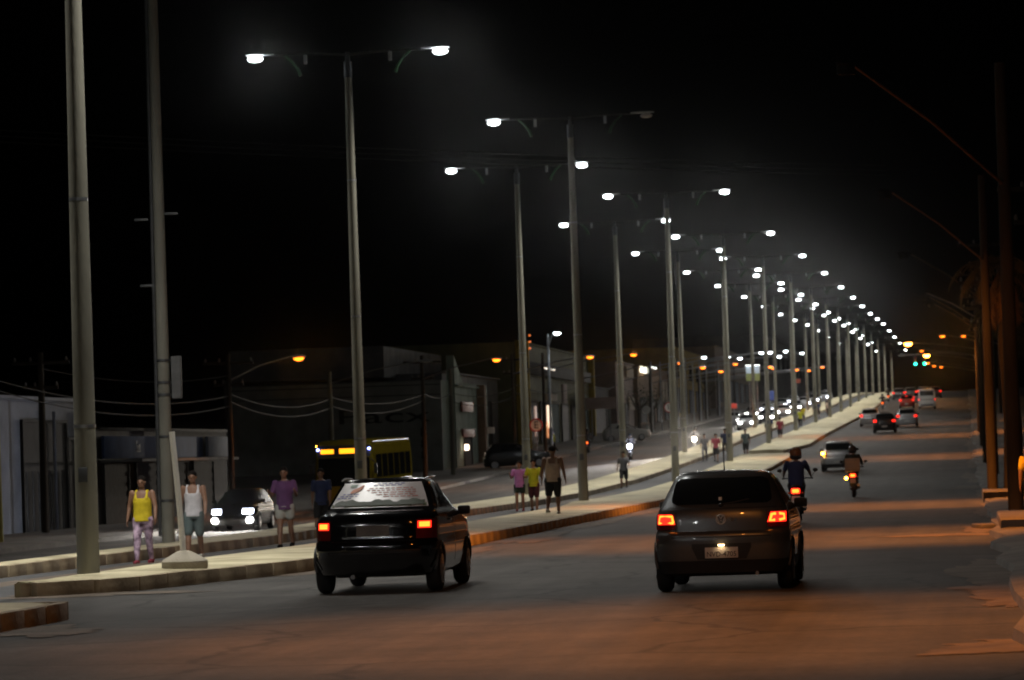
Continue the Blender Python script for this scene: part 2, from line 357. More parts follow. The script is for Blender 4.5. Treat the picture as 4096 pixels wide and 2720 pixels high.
def place_pole(v, u, label, yaw=0.0):
    o = proto_pole if not used[0] else copy_tree(proto_pole); used[0] = 1
    z = prof(u) + 0.18; o.location = (v, u, z); o.rotation_euler = (rnd.uniform(-.004, .004), rnd.uniform(-.004, .004), yaw + rnd.uniform(-.03, .03))
    o.scale = (1, 1, (topz(u) - z) / 13.02)
    if (u > 420 or u < 50) and o is not proto_pole:
        for c in o.children:
            for k in list(c.children):
                if k.name.startswith('road_throw'): bpy.data.objects.remove(k)
    o['label'] = label; o['group'] = 'double-arm LED lamp poles on the median'
    return o
RU = [53.6, 123.2, 162.8, 200.8, 240.9, 280, 318, 352, 384, 416, 450, 484, 520, 560, 604, 660]
LU = [100.8, 143.3, 184.2, 224.8, 266, 301, 336, 370, 404, 438, 472, 506, 545, 590]
for i, u in enumerate(RU):
    lab = {0: 'thickest grey concrete pole at left, rising from the tip of the median strip',
           1: 'lamp pole beside the walkers whose right-hand lamp is dark'}.get(i, f'{ORD[i]} lamp pole from the front along the road-side median strip')
    o = place_pole(-12.95 if i == 0 else -12.78, u, lab)
    if i == 1:
        for c in o.children:
            if c.name.startswith('luminaire'):
                ls = [k for k in c.children]
                if any(k.type == 'LIGHT' and k.location.x > 0 for k in ls):
                    for k in ls:
                        if k.type == 'LIGHT': bpy.data.objects.remove(k)
                        else: k.data = k.data.copy(); k.data.materials[0] = M_LEDOFF
for i, u in enumerate(LU):
    place_pole(-16.6 if i == 0 else -17.05, u, f'{ORD[i]} lamp pole from the front along the far median strip', R(1.2) if i == 0 else 0)

for i, (v, u) in enumerate(((-12.9, 14), (-12.9, -26), (-12.9, -66), (-17.05, 61), (-17.05, 21), (-17.05, -19), (-17.05, -59))):
    place_pole(v, u, f'{ORD[i]} lamp pole standing beside or behind the camera, out of view')
# ------------------------------------------------------------------ tall service pole with box on the far strip
t = thing('service_pole', 'tall grey pole with brackets and a flat box, behind the thickest pole', 'utility pole', (-16.15, 73.8, prof(78) + .15), 0)
q = MB(); q.tube([(0, 0, -.3), (0, 0, 6), (0, 0, 13.8)], [.135, .115, .09], 16); q.build('pole', mat('service_concrete', (.16, .155, .13), .9, vary=.25, scale=1.6, spec=.2, stretch=(1, 1, .3)), t)
q = MB(); q.tube([(-.16, -.05, .2), (-.145, -.04, 6), (-.12, -.03, 13)], .035, 8); q.build('conduit', M_DSTEEL, t)
q = MB(); q.box((.27, -.02, 3.42), (.20, .12, .86), ch=.02); q.build('junction_box', mat('box_grey', (.10, .10, .10), .7, spec=.2), t)
for z in (3.05, 3.3, 3.75, 2.2, .9):
    q = MB(); q.tube([(0, 0, z), (0, 0, z + .05)], .142, 16); q.build('band', M_DSTEEL, t)
for z, a in ((6.75, .26), (5.3, -.28), (6.65, -.36)):
    q = MB(); q.box((a, -.05, z), (.28, .05, .045), ch=.01); q.build('bracket', M_DSTEEL, t)

# ------------------------------------------------------------------ white post standing in a lump of concrete on the strip
t = thing('marker_post', 'white leaning post set in a squat concrete block on the median tip', 'post', (-11.72, 54.6, prof(54) + .2))
q = MB(); q.tube([(0, 0, .1), (-.05, 0, 1.0), (-.13, 0, 2.07)], [.046, .045, .044], 12); q.build('post', mat('white_paint', (.82, .78, .70), .7, vary=.1, scale=4), t)
rg = []
for z, r_ in ((-.02, .33), (.04, .345), (.12, .345), (.15, .32), (.2, .23), (.26, .12), (.28, .07)):
    rg.append([(r_ * math.cos(a) * (1 + .04 * math.sin(3 * a)), r_ * math.sin(a) * (1 + .05 * math.cos(2 * a)), z) for a in [2 * math.pi * k / 20 for k in range(20)]])
MB().loft(rg).build('block', mat('block_concrete', (.36, .32, .25), .9, vary=.2, bump=.5), t)

# ------------------------------------------------------------------ roadside wooden/concrete poles with sodium lamps
def arm_lamp(t, base, head, lens, energy=0, cutoff=False, col=(1.0, .31, .05), size=100, blend=.6, lat=1.3, throw=0, spill=.06):
    b = Vector(base); h = Vector(head); m1 = b.lerp(h, .5) + Vector((0, 0, .12))
    q = MB(); q.tube([b, m1, h], [.032, .03, .026], 8); q.build('arm', M_STEEL if not cutoff else mat('rusty_arm', (.16, .115, .085), .9, spec=.05), t)  # brown of the lit arms put into their base colour
    d = (h - b); d.z = 0; d.normalize(); n = Vector((-d.y, d.x, 0))
    rings = []
    for k, w, hh in ((-.05, .04, .04), (.12, .12, .10), (.4, .16, .15), (.62, .11, .10), (.7, .03, .04)):
        c = h + d * k; rings.append([tuple(c + n * (w * math.cos(a)) + Vector((0, 0, hh * .55 * math.sin(a)))) for a in [2 * math.pi * i / 12 for i in range(12)]])
    lu = MB().loft(rings).build('luminaire', M_HOUSE if not cutoff else M_UNLIT, t)
    if lens:
        q = MB(); q.ell(h + d * .38 + Vector((0, 0, -.05)), (.34, .3, .26) if lens is M_SODX else (.21, .17, .13), 14, 7, -1, 0); q.build('lens', lens, lu)
    if throw: spot('lamp_throw', lu, tuple(h + d * .38 + Vector((0, -.05, -.2))), throw, (1.0, .42, .08), 40, .8, (R(-85), 0, 0), .1)  # added camera-facing spot, only for the orange halo in the haze
    if energy or cutoff:
        if cutoff:                                   # made-up deep skirt, added so no lit lens shows from the side
            q = MB(); c = h + d * .38
            q.tube([c + Vector((0, 0, .02)), c + Vector((0, 0, -.2))], .17, 16, cap=False); q.build('skirt', M_UNLIT, lu)
        if energy and cutoff: spot('sodium_spill', lu, tuple(h + d * .38 + Vector((0, 0, -.24))), energy * spill, col, 162, .5, rad=.1)
        if energy: spot('sodium_light', lu, tuple(h + d * .38 + Vector((0, 0, -.22))), energy, col, size, blend, rad=.1, scale=(lat, 1.0, 1.0) if cutoff else None)
def utility_pole(name, label, v, u, h, head=None, lens=None, energy=0, cutoff=False, cross=True, m=M_WOODP, r=.14, group=None, arm_z=None, lam_z=None, **kw):
    g = zg(v, u) + .14; t = thing(name, label, 'utility pole', (v, u, g), 0, group)
    q = MB(); q.tube([(0, 0, -.3), (0, 0, h * .5), (0, 0, h)], [r, r * .85, r * .66], 12); q.build('pole', m, t)
    if cross:
        for zz, w in ((h - .35, 1.0), (h - 1.2, .6)):
            q = MB(); q.box((0, 0, zz), (w * 2, .09, .11), ch=.012); cb = q.build('crossarm', M_WOODP, t)
            for k in (-.9, -.35, .9):
                q = MB(); q.tube([(w * k, 0, zz + .05), (w * k, 0, zz + .1), (w * k, 0, zz + .2)], [.03, .05, .025], 8); q.build('insulator', mat('porcelain', (.25, .22, .2), .3), cb)
    if head:
        hd = Vector(head) - Vector((v, u, g)); arm_lamp(t, (0, 0, (arm_z if arm_z else hd.z - .9)), hd, lens, energy, cutoff, **kw)
    return t
# right-hand side: poles with hooded sodium lamps over the road
for i, u in enumerate((36, 71, 107, 143, 205, 216, 255, 0, -36)):
    g = prof(u)
    utility_pole('utility_pole', ['roadside pole nearest the camera, out of sight, its lamp over the foreground', 'thick dark pole on the right pavement beside the yellow-clad pedestrian',
                 'brown pole on the right pavement standing on a concrete slab', 'fourth roadside pole on the right pavement', 'fifth roadside pole on the right pavement',
                 'sixth roadside pole on the right pavement', 'seventh roadside pole on the right pavement', 'roadside pole beside the camera, out of view', 'roadside pole behind the camera, out of view'][i], (1.9, .98, .72, .9, .9, .9, .9, 1.9, 1.9)[i], (39, 79, 112, 146, 183, 219, 255, 3, -33)[i], 9.6 if i else 10.2,
                 (-1.9, u, g + 9.0), None, (5600, 7500, 7500, 0, 6000, 0, 6000, 1600, 2500)[i], True, i > 2, M_WOODP, .16 if i != 1 else .17, 'roadside utility poles on the right', arm_z=7.0, lat=.78 if i in (0, 7, 8) else 1.25, spill=.2 if i == 2 else .06)
for i, (u, v, h) in enumerate(((96, 2.0, 8.4), (122, 1.5, 8.0), (130, .9, 7.5), (160, 1.2, 8), (198, 1.0, 8.2), (234, 1.0, 8.2), (272, 1.0, 8.2), (300, 1.2, 8.3))):
    utility_pole('utility_pole', f'{ORD[i]} slim lampless pole from the front on the right pavement', v, u, h, cross=i % 2 == 0, m=M_POLE if i > 2 else M_WOODP, r=.12, group='slim poles on the right pavement')
# visible sodium lamps farther up the right side
for i, (v, u, z, ln, en) in enumerate(((-4.5, 331, 10.8, M_SODX, 2600), (-3.6, 402, 11.4, M_SODX, 2600), (-3.8, 432, 11.2, M_SOD, 2000), (-4.6, 446, 13.0, M_SOD, 0), (-1.3, 302, 10.5, M_SOD, 2000), (.4, 342, 11.6, M_SOD, 0), (-3.4, 473, 11.7, M_SOD, 0), (-2.6, 486, 11.8, M_SOD, 0))):
    utility_pole('utility_pole', f'{ORD[i]} far pole with a glowing orange lamp on the right side', 2.0 if i not in (5,) else 3.2, u + 1, z - prof(u) - .3, (v, u, z), ln, en, cross=False, group='far orange-lamp poles on the right', size=120, throw=(20000 if i < 2 else 2500))
# left-hand side
lamps = [(-28.6, 142.5, (-26.4, 143.9, 6.0), M_SOD, 900, 'leaning-armed orange street lamp pole left of the yellow bus'),
         (-28.2, 192, (-24.4, 190.5, 6.9), M_SOD, 800, 'orange street lamp pole beside the warehouse gable'),
         (-28.2, 231, (-23.4, 229.0, 7.9), M_SOD, 700, 'orange street lamp pole in front of the yellow-pillared shop'),
         (-28.2, 248, (-22.2, 246.0, 8.4), M_SOD, 700, 'orange street lamp pole just past the yellow-pillared shop'),
         (-28.0, 272, (-20.9, 270.0, 8.3), M_SOD, 700, 'orange street lamp pole before the lit white window'),
         (-28.0, 302, (-21.4, 300.0, 8.6), M_SOD, 700, 'orange street lamp pole by the brown shop front'),
         (-28.0, 332, (-21.9, 330.0, 8.9), M_SOD, 0, None), (-28.0, 331, (-20.6, 329.9, 9.5), M_SOD, 0, None), (-28.0, 352, (-18.6, 350.3, 9.6), M_SOD, 500, None),
         (-28.0, 372, (-19.3, 370.4, 9.9), M_SOD, 0, None), (-28.0, 402, (-18.8, 400.7, 10.2), M_SOD, 500, None), (-28.0, 392, (-17.9, 390.8, 10.1), M_SOD, 0, None),
         (-28.0, 422, (-17.9, 421.1, 10.6), M_SOD, 0, None), (-28.0, 453, (-17.5, 451.7, 11.6), M_SOD, 0, None)]
for i, (v, u, hd, ln, en, lab) in enumerate(lamps):
    utility_pole('utility_pole', lab or f'{ORD[i]} orange street lamp pole from the front on the left pavement', v, u, hd[2] - zg(v, u) + (.2 if i else 0), hd, ln, en, cross=i < 3, r=.13, group='orange street lamp poles on the left', size=125, blend=.5, throw=(1800, 700, 500, 700, 500, 500)[i] if i < 6 else 0)
for i, (v, u, h, m) in enumerate(((-29.2, 109.5, 6.0, mat('yellow_pole', (.30, .27, .06), .8)), (-31.3, 123.5, 6.2, M_WOODP), (-29, 168, 6.0, M_POLE), (-29.5, 212, 6.2, M_POLE))):
    utility_pole('utility_pole', ['yellow-painted pole cut by the left edge of the picture', 'brown pole in front of the white garage at far left', 'faint grey pole in front of the lettered warehouse wall', 'pale pole between the gable and the parked pickup'][i], v, u, h, (-24.9, 168.2, 6.3) if i == 2 else None, cross=i in (1,), m=m, r=.15, group='lampless poles on the left pavement')
t = utility_pole('lamp_post', 'slim white lamp post with a bluish light above the shops', -24.2, 216, 8.0, (-23.8, 215.5, 9.0), M_WHL, 300, cross=False, m=M_STEEL, r=.10, col=(.85, .93, 1))
for i, (v, u, z) in enumerate(((-23.4, 330, 10.2), (-21.9, 340, 10.4), (-21.4, 350, 10.5), (-19.9, 360, 11.2), (-19.6, 371, 11.5), (-19.2, 381, 11.3), (-19, 391, 12.1), (-18.8, 401, 12.4), (-18.6, 421, 12.6))):
    utility_pole('lamp_post', f'{ORD[i]} small white lamp post from the front beyond the left shops', -27.8, u, z - zg(-28, u) - .4, (v, u, z), M_WHL, 0, cross=False, m=M_STEEL, r=.08, group='small white lamp posts on the left')
# ------------------------------------------------------------------ overhead wires
M_WIRE = mat('wire', (.03, .028, .026), .9, spec=.05, vary=.1)
def wire(label, a, b, sag, r=.016, group=None):
    a = Vector(a); b = Vector(b); n = 18
    pts = [a.lerp(b, i / n) - Vector((0, 0, sag * 4 * (i / n) * (1 - i / n))) for i in range(n + 1)]
    tag(MB().tube(pts, r, 5, cap=False).build('overhead_wire', M_WIRE), label, 'wire', group)
for i, dz in enumerate((0, .35, .7)):
    wire(['lowest', 'middle', 'topmost'][i] + ' of three wires crossing the sky behind the tall poles', (-36, 128, 13.75 + dz * .6), (-3, 158, 13.2 + dz * .6), .15, .018, 'three wires crossing the sky')
for i, (a, b, s) in enumerate((((-29.2, 109.5, 4.6), (-28.6, 142.5, 4.5), .5), ((-29.2, 109.5, 4.3), (-28.6, 142.5, 4.1), .55), ((-31.3, 123.5, 5.3), (-28.6, 142.5, 5.3), .35), ((-28.6, 142.5, 4.6), (-29, 168, 4.7), .45), ((-28.6, 142.5, 4.3), (-29, 168, 4.3), .5), ((-29, 168, 4.8), (-28.2, 192, 5.2), .4), ((-29, 168, 4.4), (-28.2, 192, 4.9), .5),
                            ((-28.2, 192, 5.3), (-29.5, 212, 5.6), .3), ((-29.5, 212, 5.6), (-28.2, 231, 6.1), .35), ((-29.5, 212, 5.1), (-28.2, 231, 5.6), .4), ((-28.2, 231, 6.4), (-28, 272, 7.0), .6), ((-28.2, 231, 5.9), (-28, 272, 6.4), .7), ((-28, 272, 7), (-28, 302, 7.6), .5))):
    wire(f'{ORD[i]} sagging cable from the left between the left pavement poles', a, b, s, .02, 'sagging cables along the left pavement')
# ------------------------------------------------------------------ cars
class Shell:
    """car skin: at height z the plan outline runs from rear yr to front yf with half width w"""
    def __init__(s, lev, rc=.27, fc=.30, bow=.075, fbow=.16):
        s.lev = lev; s.rc = rc; s.fc = fc; s.bow = bow; s.fbow = fbow
    def at(s, z):
        L = s.lev
        if z <= L[0][0]: return L[0][1:]
        for a, b in zip(L, L[1:]):
            if z <= b[0]:
                t = (z - a[0]) / (b[0] - a[0]); return tuple(a[k] + (b[k] - a[k]) * t for k in (1, 2, 3))
        return L[-1][1:]
    def _c(s, x, w, r):
        d = (abs(x) - (w - r)) / r
        return 0 if d <= 0 else r * (1 - math.sqrt(max(0, 1 - min(1, d) ** 2)))
    def rear(s, x, z):
        w, yr, yf = s.at(z); x = max(-w, min(w, x)); r = min(s.rc, w * .5); return Vector((x, yr + s.bow * (x / w) ** 2 + s._c(x, w, r), z))
    def front(s, x, z):
        w, yr, yf = s.at(z); x = max(-w, min(w, x)); r = min(s.fc, w * .5); return Vector((x, yf - s.fbow * (x / w) ** 2 - s._c(x, w, r), z))
    def side(s, sg, y, z):
        w, yr, yf = s.at(z); return Vector((sg * w, y, z))
    def body(s):
        zs = []
        for a, b in zip(s.lev, s.lev[1:]):
            n = max(1, int((b[0] - a[0]) / .05)); zs += [a[0] + (b[0] - a[0]) * k / n for k in range(n)]
        zs.append(s.lev[-1][0]); rings = []
        for z in zs:
            w, yr, yf = s.at(z); n = 20
            xs = [w * math.sin(math.pi * (k / n - .5)) for k in range(n + 1)]
            ring = [s.rear(x, z) for x in xs]
            y0 = ring[-1].y; fr = [s.front(x, z) for x in reversed(xs)]; y1 = fr[0].y
            ring += [Vector((w, y0 + (y1 - y0) * k / 12, z)) for k in range(1, 12)] + fr + [Vector((-w, y1 + (y0 - y1) * k / 12, z)) for k in range(1, 12)]
            rings.append(ring)
        return MB().loft(rings)
    def patch(s, fn, a0, a1, b0, b1, na, nb, off, out):
        """fn(a, b) surface point; out = outward direction used to orient the offset"""
        mb = MB(); e = .004
        def P(i, j):
            b = b0 + (b1 - b0) * j; lo = a0(b) if callable(a0) else a0; hi = a1(b) if callable(a1) else a1; a = lo + (hi - lo) * i
            p = fn(a, b); n = (fn(a + e, b) - fn(a - e, b)).cross(fn(a, b + e) - fn(a, b - e))
            if n.length < 1e-9: n = Vector(out)
            n.normalize()
            if n.dot(Vector(out)) < 0: n = -n
            return p + n * off
        mb.grid(P, na, nb); return mb
    def rp(s, x0, x1, z0, z1, na=8, nb=5, off=.005): return s.patch(s.rear, x0, x1, z0, z1, na, nb, off, (0, -1, .1))
    def fp(s, x0, x1, z0, z1, na=8, nb=5, off=.005): return s.patch(s.front, x0, x1, z0, z1, na, nb, off, (0, 1, .1))
    def sp(s, sg, y0, y1, z0, z1, na=6, nb=5, off=.004): return s.patch(lambda y, z: s.side(sg, y, z), y0, y1, z0, z1, na, nb, off, (sg, 0, .1))
HATCH = [(.19, .72, .16, 3.70), (.23, .78, .05, 3.82), (.38, .815, .01, 3.9), (.55, .825, -.005, 3.9), (.68, .825, .0, 3.88), (.715, .82, .02, 3.86), (.735, .815, .055, 3.85), (.86, .81, .075, 3.78), (.94, .80, .095, 3.3),
         (1.0, .785, .125, 2.85), (1.05, .755, .165, 2.72), (1.2, .685, .30, 2.40), (1.36, .605, .445, 2.02), (1.41, .57, .49, 1.88), (1.435, .53, .54, 1.75), (1.455, .44, .66, 1.6), (1.468, .25, .9, 1.4)]
SEDAN = [(.21, .70, .18, 3.9), (.25, .77, .06, 4.0), (.42, .81, .01, 4.1), (.60, .815, .0, 4.1), (.665, .81, .015, 4.08), (.69, .80, .05, 4.06), (.88, .80, .07, 3.95), (.98, .79, .095, 3.4), (1.04, .765, .14, 3.05), (1.065, .75, .22, 2.95), (1.09, .74, .52, 2.85),
         (1.25, .675, .74, 2.55), (1.40, .605, .95, 2.25), (1.445, .58, 1.02, 2.12), (1.47, .53, 1.10, 2.0), (1.487, .44, 1.25, 1.85), (1.497, .25, 1.4, 1.7)]
def wheel(t, x, y, r=.29, w=.19):
    sg = 1 if x > 0 else -1; wl = obj('wheel', None, t, (x, y, r)); prof_ = [(-w / 2, r * .62), (-w / 2, r * .86), (-w / 2 + .02, r * .96), (-w / 2 + .045, r), (w / 2 - .045, r), (w / 2 - .02, r * .96), (w / 2, r * .86), (w / 2, r * .62)]
    n = 28; rings = [[(px, pr * math.cos(2 * math.pi * k / n), pr * math.sin(2 * math.pi * k / n)) for k in range(n)] for px, pr in prof_]
    MB().loft(rings).build('tyre', M_TYRE, wl)
    q = MB(); q.tube([(sg * (w / 2 - .01), 0, 0), (sg * (w / 2 + .004), 0, 0)], r * .66, 24)
    for k in range(5):
        a = 2 * math.pi * k / 5; q.box((sg * (w / 2 + .008), r * .35 * math.cos(a), r * .35 * math.sin(a)), (.014, r * .5, r * .16), m=Matrix.Rotation(a, 4, 'X'))
    q.build('rim', M_RIM, wl)
    return wl
def car(name, label, v, u, rot=0.0, lev=HATCH, paint=None, lights='tail', z=None, detail=2, sc=(1, 1, 1), group=None, red=None):
    """detail 2: everything, 1: far car, 0: a few pixels"""
    t = thing(name, label, 'car', (v, u, zg(v, u) if z is None else z), rot, group)
    sg = 1 if abs(rot) < 1.5 else -1; t.rotation_euler = (slope(u) * sg, 0, rot); t.scale = sc
    sed = lev is SEDAN; s = Shell(lev, rc=.34 if sed else .27); zb = 1.10 if sed else 1.06; zt = 1.43 if sed else 1.375
    s.body().build('body', paint, t, 50)
    L = lev[3][3]
    W = (s.lev[3][1] - .1)
    for x in (-W, W):
        for y in (.62, L - .82): wheel(t, x + (.012 if x > 0 else -.012), y)
    wf = lambda k: (lambda b: -(s.at(b)[0] * k))
    def rwx(b):
        k = (b - zb) / (zt - zb); q = .07; lo = max(0, 1 - (b - zb) / q); hi = max(0, 1 - (zt - b) / q)
        return s.at(b)[0] - ((.075 if sed else .13 - .09 * k)) - (0 if sed else q * (1 - math.sqrt(1 - max(lo, hi) ** 2)))
    rw = s.rp(lambda b: -rwx(b), rwx, zb, zt, 14, 12, .006).build('rear_window', M_GLASS, t, 60)
    s.fp(lambda b: -(s.at(b)[0] - .07), lambda b: s.at(b)[0] - .07, zb, zt, 10, 6, .006).build('windscreen', M_GLASS, t, 60)
    if detail:
        for g in (-1, 1):
            def y0(b): return s.rear(s.at(b)[0], b).y + .48
            def y1(b): return s.front(s.at(b)[0], b).y - .10
            ym = L * .47
            s.sp(g, y0, ym - .04, zb, zt - .03).build('side_window', M_GLASS, t, 60)
            s.sp(g, ym + .04, y1, zb, zt - .03).build('side_window', M_GLASS, t, 60)
            q = MB(); q.box((g * .86, L * .66, 1.02), (.17, .09, .12), ch=.03); q.tube([(g * .74, L * .66, .97), (g * .82, L * .66, 1.0)], .02, 6); q.build('mirror', M_BLK if detail == 2 or True else paint, t)
            if detail == 2:
                for yy in (.62, L - .82):                     # dark wheel arch lip
                    pts = [(g * (s.at(.3 + .34 * math.sin(a))[0] + .004), yy + .345 * math.cos(a), .29 + .345 * math.sin(a)) for a in [math.pi * k / 12 for k in range(13)]]
                    MB().tube(pts, .022, 6).build('wheel_arch', M_BLK, t)
                q = MB(); q.box((g * (s.at(.92)[0] + .012), L * .40, .92), (.03, .16, .03), ch=.008); q.build('door_handle', paint, t)
                s.sp(g, L * .505, L * .51, .35, .97, 1, 8, .002).build('door_seam', M_BLK, t)
    # lights
    if lights == 'tail':
        for g in (-1, 1):
            a, b = (.56, s.at(.85)[0] - .01); x0, x1 = (a, b) if g > 0 else (-b, -a)
            if detail == 2:
                lens = s.rp(x0, x1, .70 if sed else .765, .95, 8, 6, .008).build('tail_light', M_REDL, t, 60)
            else:
                lens = s.rp(x0, x1, .80, .95, 6, 3, .008).build('tail_light', red or M_REDG, t, 60)
    else:
        for g in (-1, 1):
            x0, x1 = (.38, .72) if g > 0 else (-.72, -.38)
            s.fp(x0, x1, .60, .76, 6, 3, .012).build('headlight', lights, t, 60)
    if detail:
        s.rp(-.20, .20, .42, .54, 2, 2, .012).build('license_plate', M_PLATE, t)
        if detail == 2 and not sed:
            Shell([(z_, w_ + .006, a_ - .006, b_ + .006) for z_, w_, a_, b_ in [(zz,) + tuple(s.at(zz)) for zz in (.192, .23, .30, .38)]], rc=s.rc + .006).body().build('lower_bumper', M_BLK, t, 50)
    return t, s
def paint(name, c, rough=.28, metal=.35): return mat('paint_' + name, c, rough, metal, vary=.06, scale=40, coat=1.0)
P_GREY = paint('grey', (.10, .108, .114), .32, .4); P_BLACK = paint('black', (.006, .006, .007), .12, .0); P_SILV = paint('silver', (.42, .42, .43)); P_WHITE = paint('white', (.62, .61, .58), .35, 0)
P_RED = paint('red', (.30, .03, .02)); P_DARK = paint('dark', (.02, .021, .023)); P_GREYB = paint('greyb', (.12, .125, .13))

# --- grey hatchback with the readable plate
t, s = car('hatchback_car', 'dark grey hatchback with lit plate, nearest car in the right lane', -3.0, 44.9, 0, HATCH, P_GREY)
gol = t
for c in list(t.children):
    if c.name.startswith('license_plate'): bpy.data.objects.remove(c)
pl = MB(); pl.box((0, -.026, .475), (.40, .012, .13), ch=.004); pl = pl.build('license_plate', M_PLATE, t)
lettering('plate_number', 'NVD-4705', .088, M_INK, pl, (0, -.033, .455), width=.355)
q = MB(); q.box((0, -.045, .565), (.075, .03, .02), ch=.006); q.build('plate_lamp', glow('plate_lamp', (1, .62, .28), 12), t)
spl = spot('plate_light', t, (0, -.075, .575), .3, (1, .72, .42), 130, .6, (R(20), 0, 0), .01)
s.rp(lambda b: -(.30 + (b - .40) * .45) if b < .545 else -.36, lambda b: (.30 + (b - .40) * .45) if b < .545 else .36, .395, .585, 10, 4, .003).build('plate_recess', mat('paint_recess', (.02, .022, .024), .5), t, 60)  # flat patch, the recess's shade is put into its dark colour
s.rp(-.60, .60, .660, .672, 14, 1, .003).build('tailgate_seam', M_BLK, t, 60)
for g in (-1, 1):
    s.rp(lambda b, g=g: g * (.545 + .05 * max(0, (.74 - b) / .07)), lambda b, g=g: g * (.553 + .05 * max(0, (.74 - b) / .07)), .672, .97, 1, 6, .003).build('tailgate_seam', M_BLK, t, 60)
s.rp(lambda b: -(s.at(b)[0] - .05), lambda b: s.at(b)[0] - .05, 1.0, 1.012, 14, 1, .004).build('window_trim', M_BLK, t, 60)
# emblem: a ring with the V over the W
em = obj('emblem', None, t, (0, s.rear(0, .875).y - .012, .875))
MB().tube([(.056 * math.cos(a), 0, .056 * math.sin(a)) for a in [2 * math.pi * k / 24 for k in range(25)]], .0075, 6).build('emblem_ring', mat('badge_silver', (.7, .7, .7), .35, .4), em)
q = MB()
for p in ([(-.026, .05), (0, .008), (.026, .05)], [(-.047, .028), (-.024, -.046), (0, -.008), (.024, -.046), (.047, .028)]): q.tube([(x, -.002, z) for x, z in p], .0065, 6)
q.build('emblem_letters', mat('badge_silver', (.7, .7, .7), .35, .4), em)
q = MB(); q.tube([(.13, s.rear(.13, .87).y - .008, .85), (.13, s.rear(.13, .87).y - .008, .89)], .012, 6); q.tube([(.16, s.rear(.16, .87).y - .008, .85), (.19, s.rear(.19, .87).y - .008, .89)], .008, 6); q.build('model_badge', M_CHROME, t)
q = MB(); q.tube([(0, 1.05, 1.455), (0, 1.03, 1.50), (0, .95, 1.72)], [.016, .008, .004], 6); q.build('antenna', M_BLK, t)
q = MB(); q.tube([(0, .17, 1.055), (.16, .17, 1.075), (.34, .21, 1.11)], .011, 6); q.ell((0, .15, 1.05), (.035, .03, .025), 10, 6); q.build('rear_wiper', M_BLK, t)
q = MB(); q.tube([(.42, .02, .21), (.42, .25, .22)], .024, 10); q.build('exhaust', M_STEEL, t)
s.rp(-.03, .01, 1.10, 1.14, 1, 1, .008).build('window_sticker', mat('sticker', (.7, .68, .62), .6), t)
tl = [c for c in t.children if c.name.startswith('tail_light')]
def tlpath(g, pts, par, r=.013):
    MB().tube([s.rear(g * x, z) + Vector((0, -.016, 0)) for x, z in pts], r, 6).build('lamp_strip', M_REDY, par)
for g, par in ((-1, tl[0]), (1, tl[1])):
    if g < 0: tlpath(g, [(.585, .845), (.765, .845), (.752, .925), (.60, .925), (.585, .845)], par, .016); s.rp(-.775, lambda b: -(.56 + (b - .83) * .35), .825, .945, 6, 4, .010).build('lamp_glow', M_REDG, par, 60)
    else:
        s.rp(lambda b: .56 + (b - .83) * .35, .775, .825, .945, 6, 4, .010).build('lamp_glow', M_REDG, par, 60)
        tlpath(g, [(.66, .925), (.615, .92), (.595, .845), (.65, .85)], par, .017); tlpath(g, [(.705, .925), (.755, .915), (.76, .86), (.705, .848)], par, .017)

# --- black sedan with the printed rear window
t, s = car('sedan_car', 'black sedan with a white printed banner across its rear window', -7.72, 47.6, R(.3), SEDAN, P_BLACK)
for c in list(t.children):
    if c.name.startswith('license_plate'): bpy.data.objects.remove(c)
s.rp(-.215, .215, .745, .885, 2, 2, .010).build('license_plate', mat('plate_dim', (.16, .155, .14), .6), t)
rwin = [c for c in t.children if c.name.startswith('rear_window')][0]
ban = s.rp(lambda b: -(s.at(b)[0] - .085), lambda b: s.at(b)[0] - .085, 1.105, 1.425, 10, 8, .011).build('window_banner', mat('banner_white', (.50, .47, .46), .35, vary=.12, scale=2.5, coat=.3), rwin, 60)
def onban(name, m, x0, x1, z0, z1, par=rwin, off=.014, skew=0.0, nb=3):
    return s.rp(lambda b: x0 + (b - z0) * skew, lambda b: x1 + (b - z0) * skew, z0, z1, 6, nb, off).build(name, m, par, 60)
B_BLUE = mat('print_blue', (.12, .12, .30), .6); B_RED = mat('print_red', (.42, .16, .13), .6); B_OR = mat('print_orange', (.55, .16, .05), .6); B_GRN = mat('print_green', (.16, .24, .17), .6)
# swoosh
q = MB(); c0 = [(-.40, 1.30), (-.36, 1.325), (-.30, 1.345), (-.25, 1.375), (-.225, 1.40)]; wd_ = [.012, .03, .034, .026, .006]
q.grid(lambda i, j: s.rear(c0[round(i * 4)][0] + (.3 * wd_[round(i * 4)] * (1 if j else -1)), c0[round(i * 4)][1] + wd_[round(i * 4)] * (-1 if j else 1) * .7) + Vector((0, -.022, .006)), 4, 1)
q.build('banner_swoosh', B_OR, rwin, 60)
onban('banner_print', B_GRN, -.42, -.33, 1.37, 1.405, skew=.6)
for x0, x1, z, m in ((-.05, .32, 1.405, B_BLUE), (-.10, .30, 1.383, B_BLUE), (-.15, .42, 1.345, B_RED), (-.18, .46, 1.318, B_RED), (-.50, -.28, 1.275, B_BLUE), (-.54, -.30, 1.25, B_BLUE), (-.12, .48, 1.29, B_RED), (-.05, .50, 1.262, B_RED), (.05, .50, 1.235, B_RED), (-.58, -.36, 1.225, B_BLUE)):
    x = x0
    while x < x1 - .02:                                        # rows of word-long print too blurred to read
        wl = rnd.uniform(.035, .085); onban('banner_print', m, x, min(x + wl, x1), z, z + .012, nb=1); x += wl + .018
onban('banner_print', mat('banner_grass', (.10, .12, .05), .7), -.63, .62, 1.112, 1.15, off=.013)
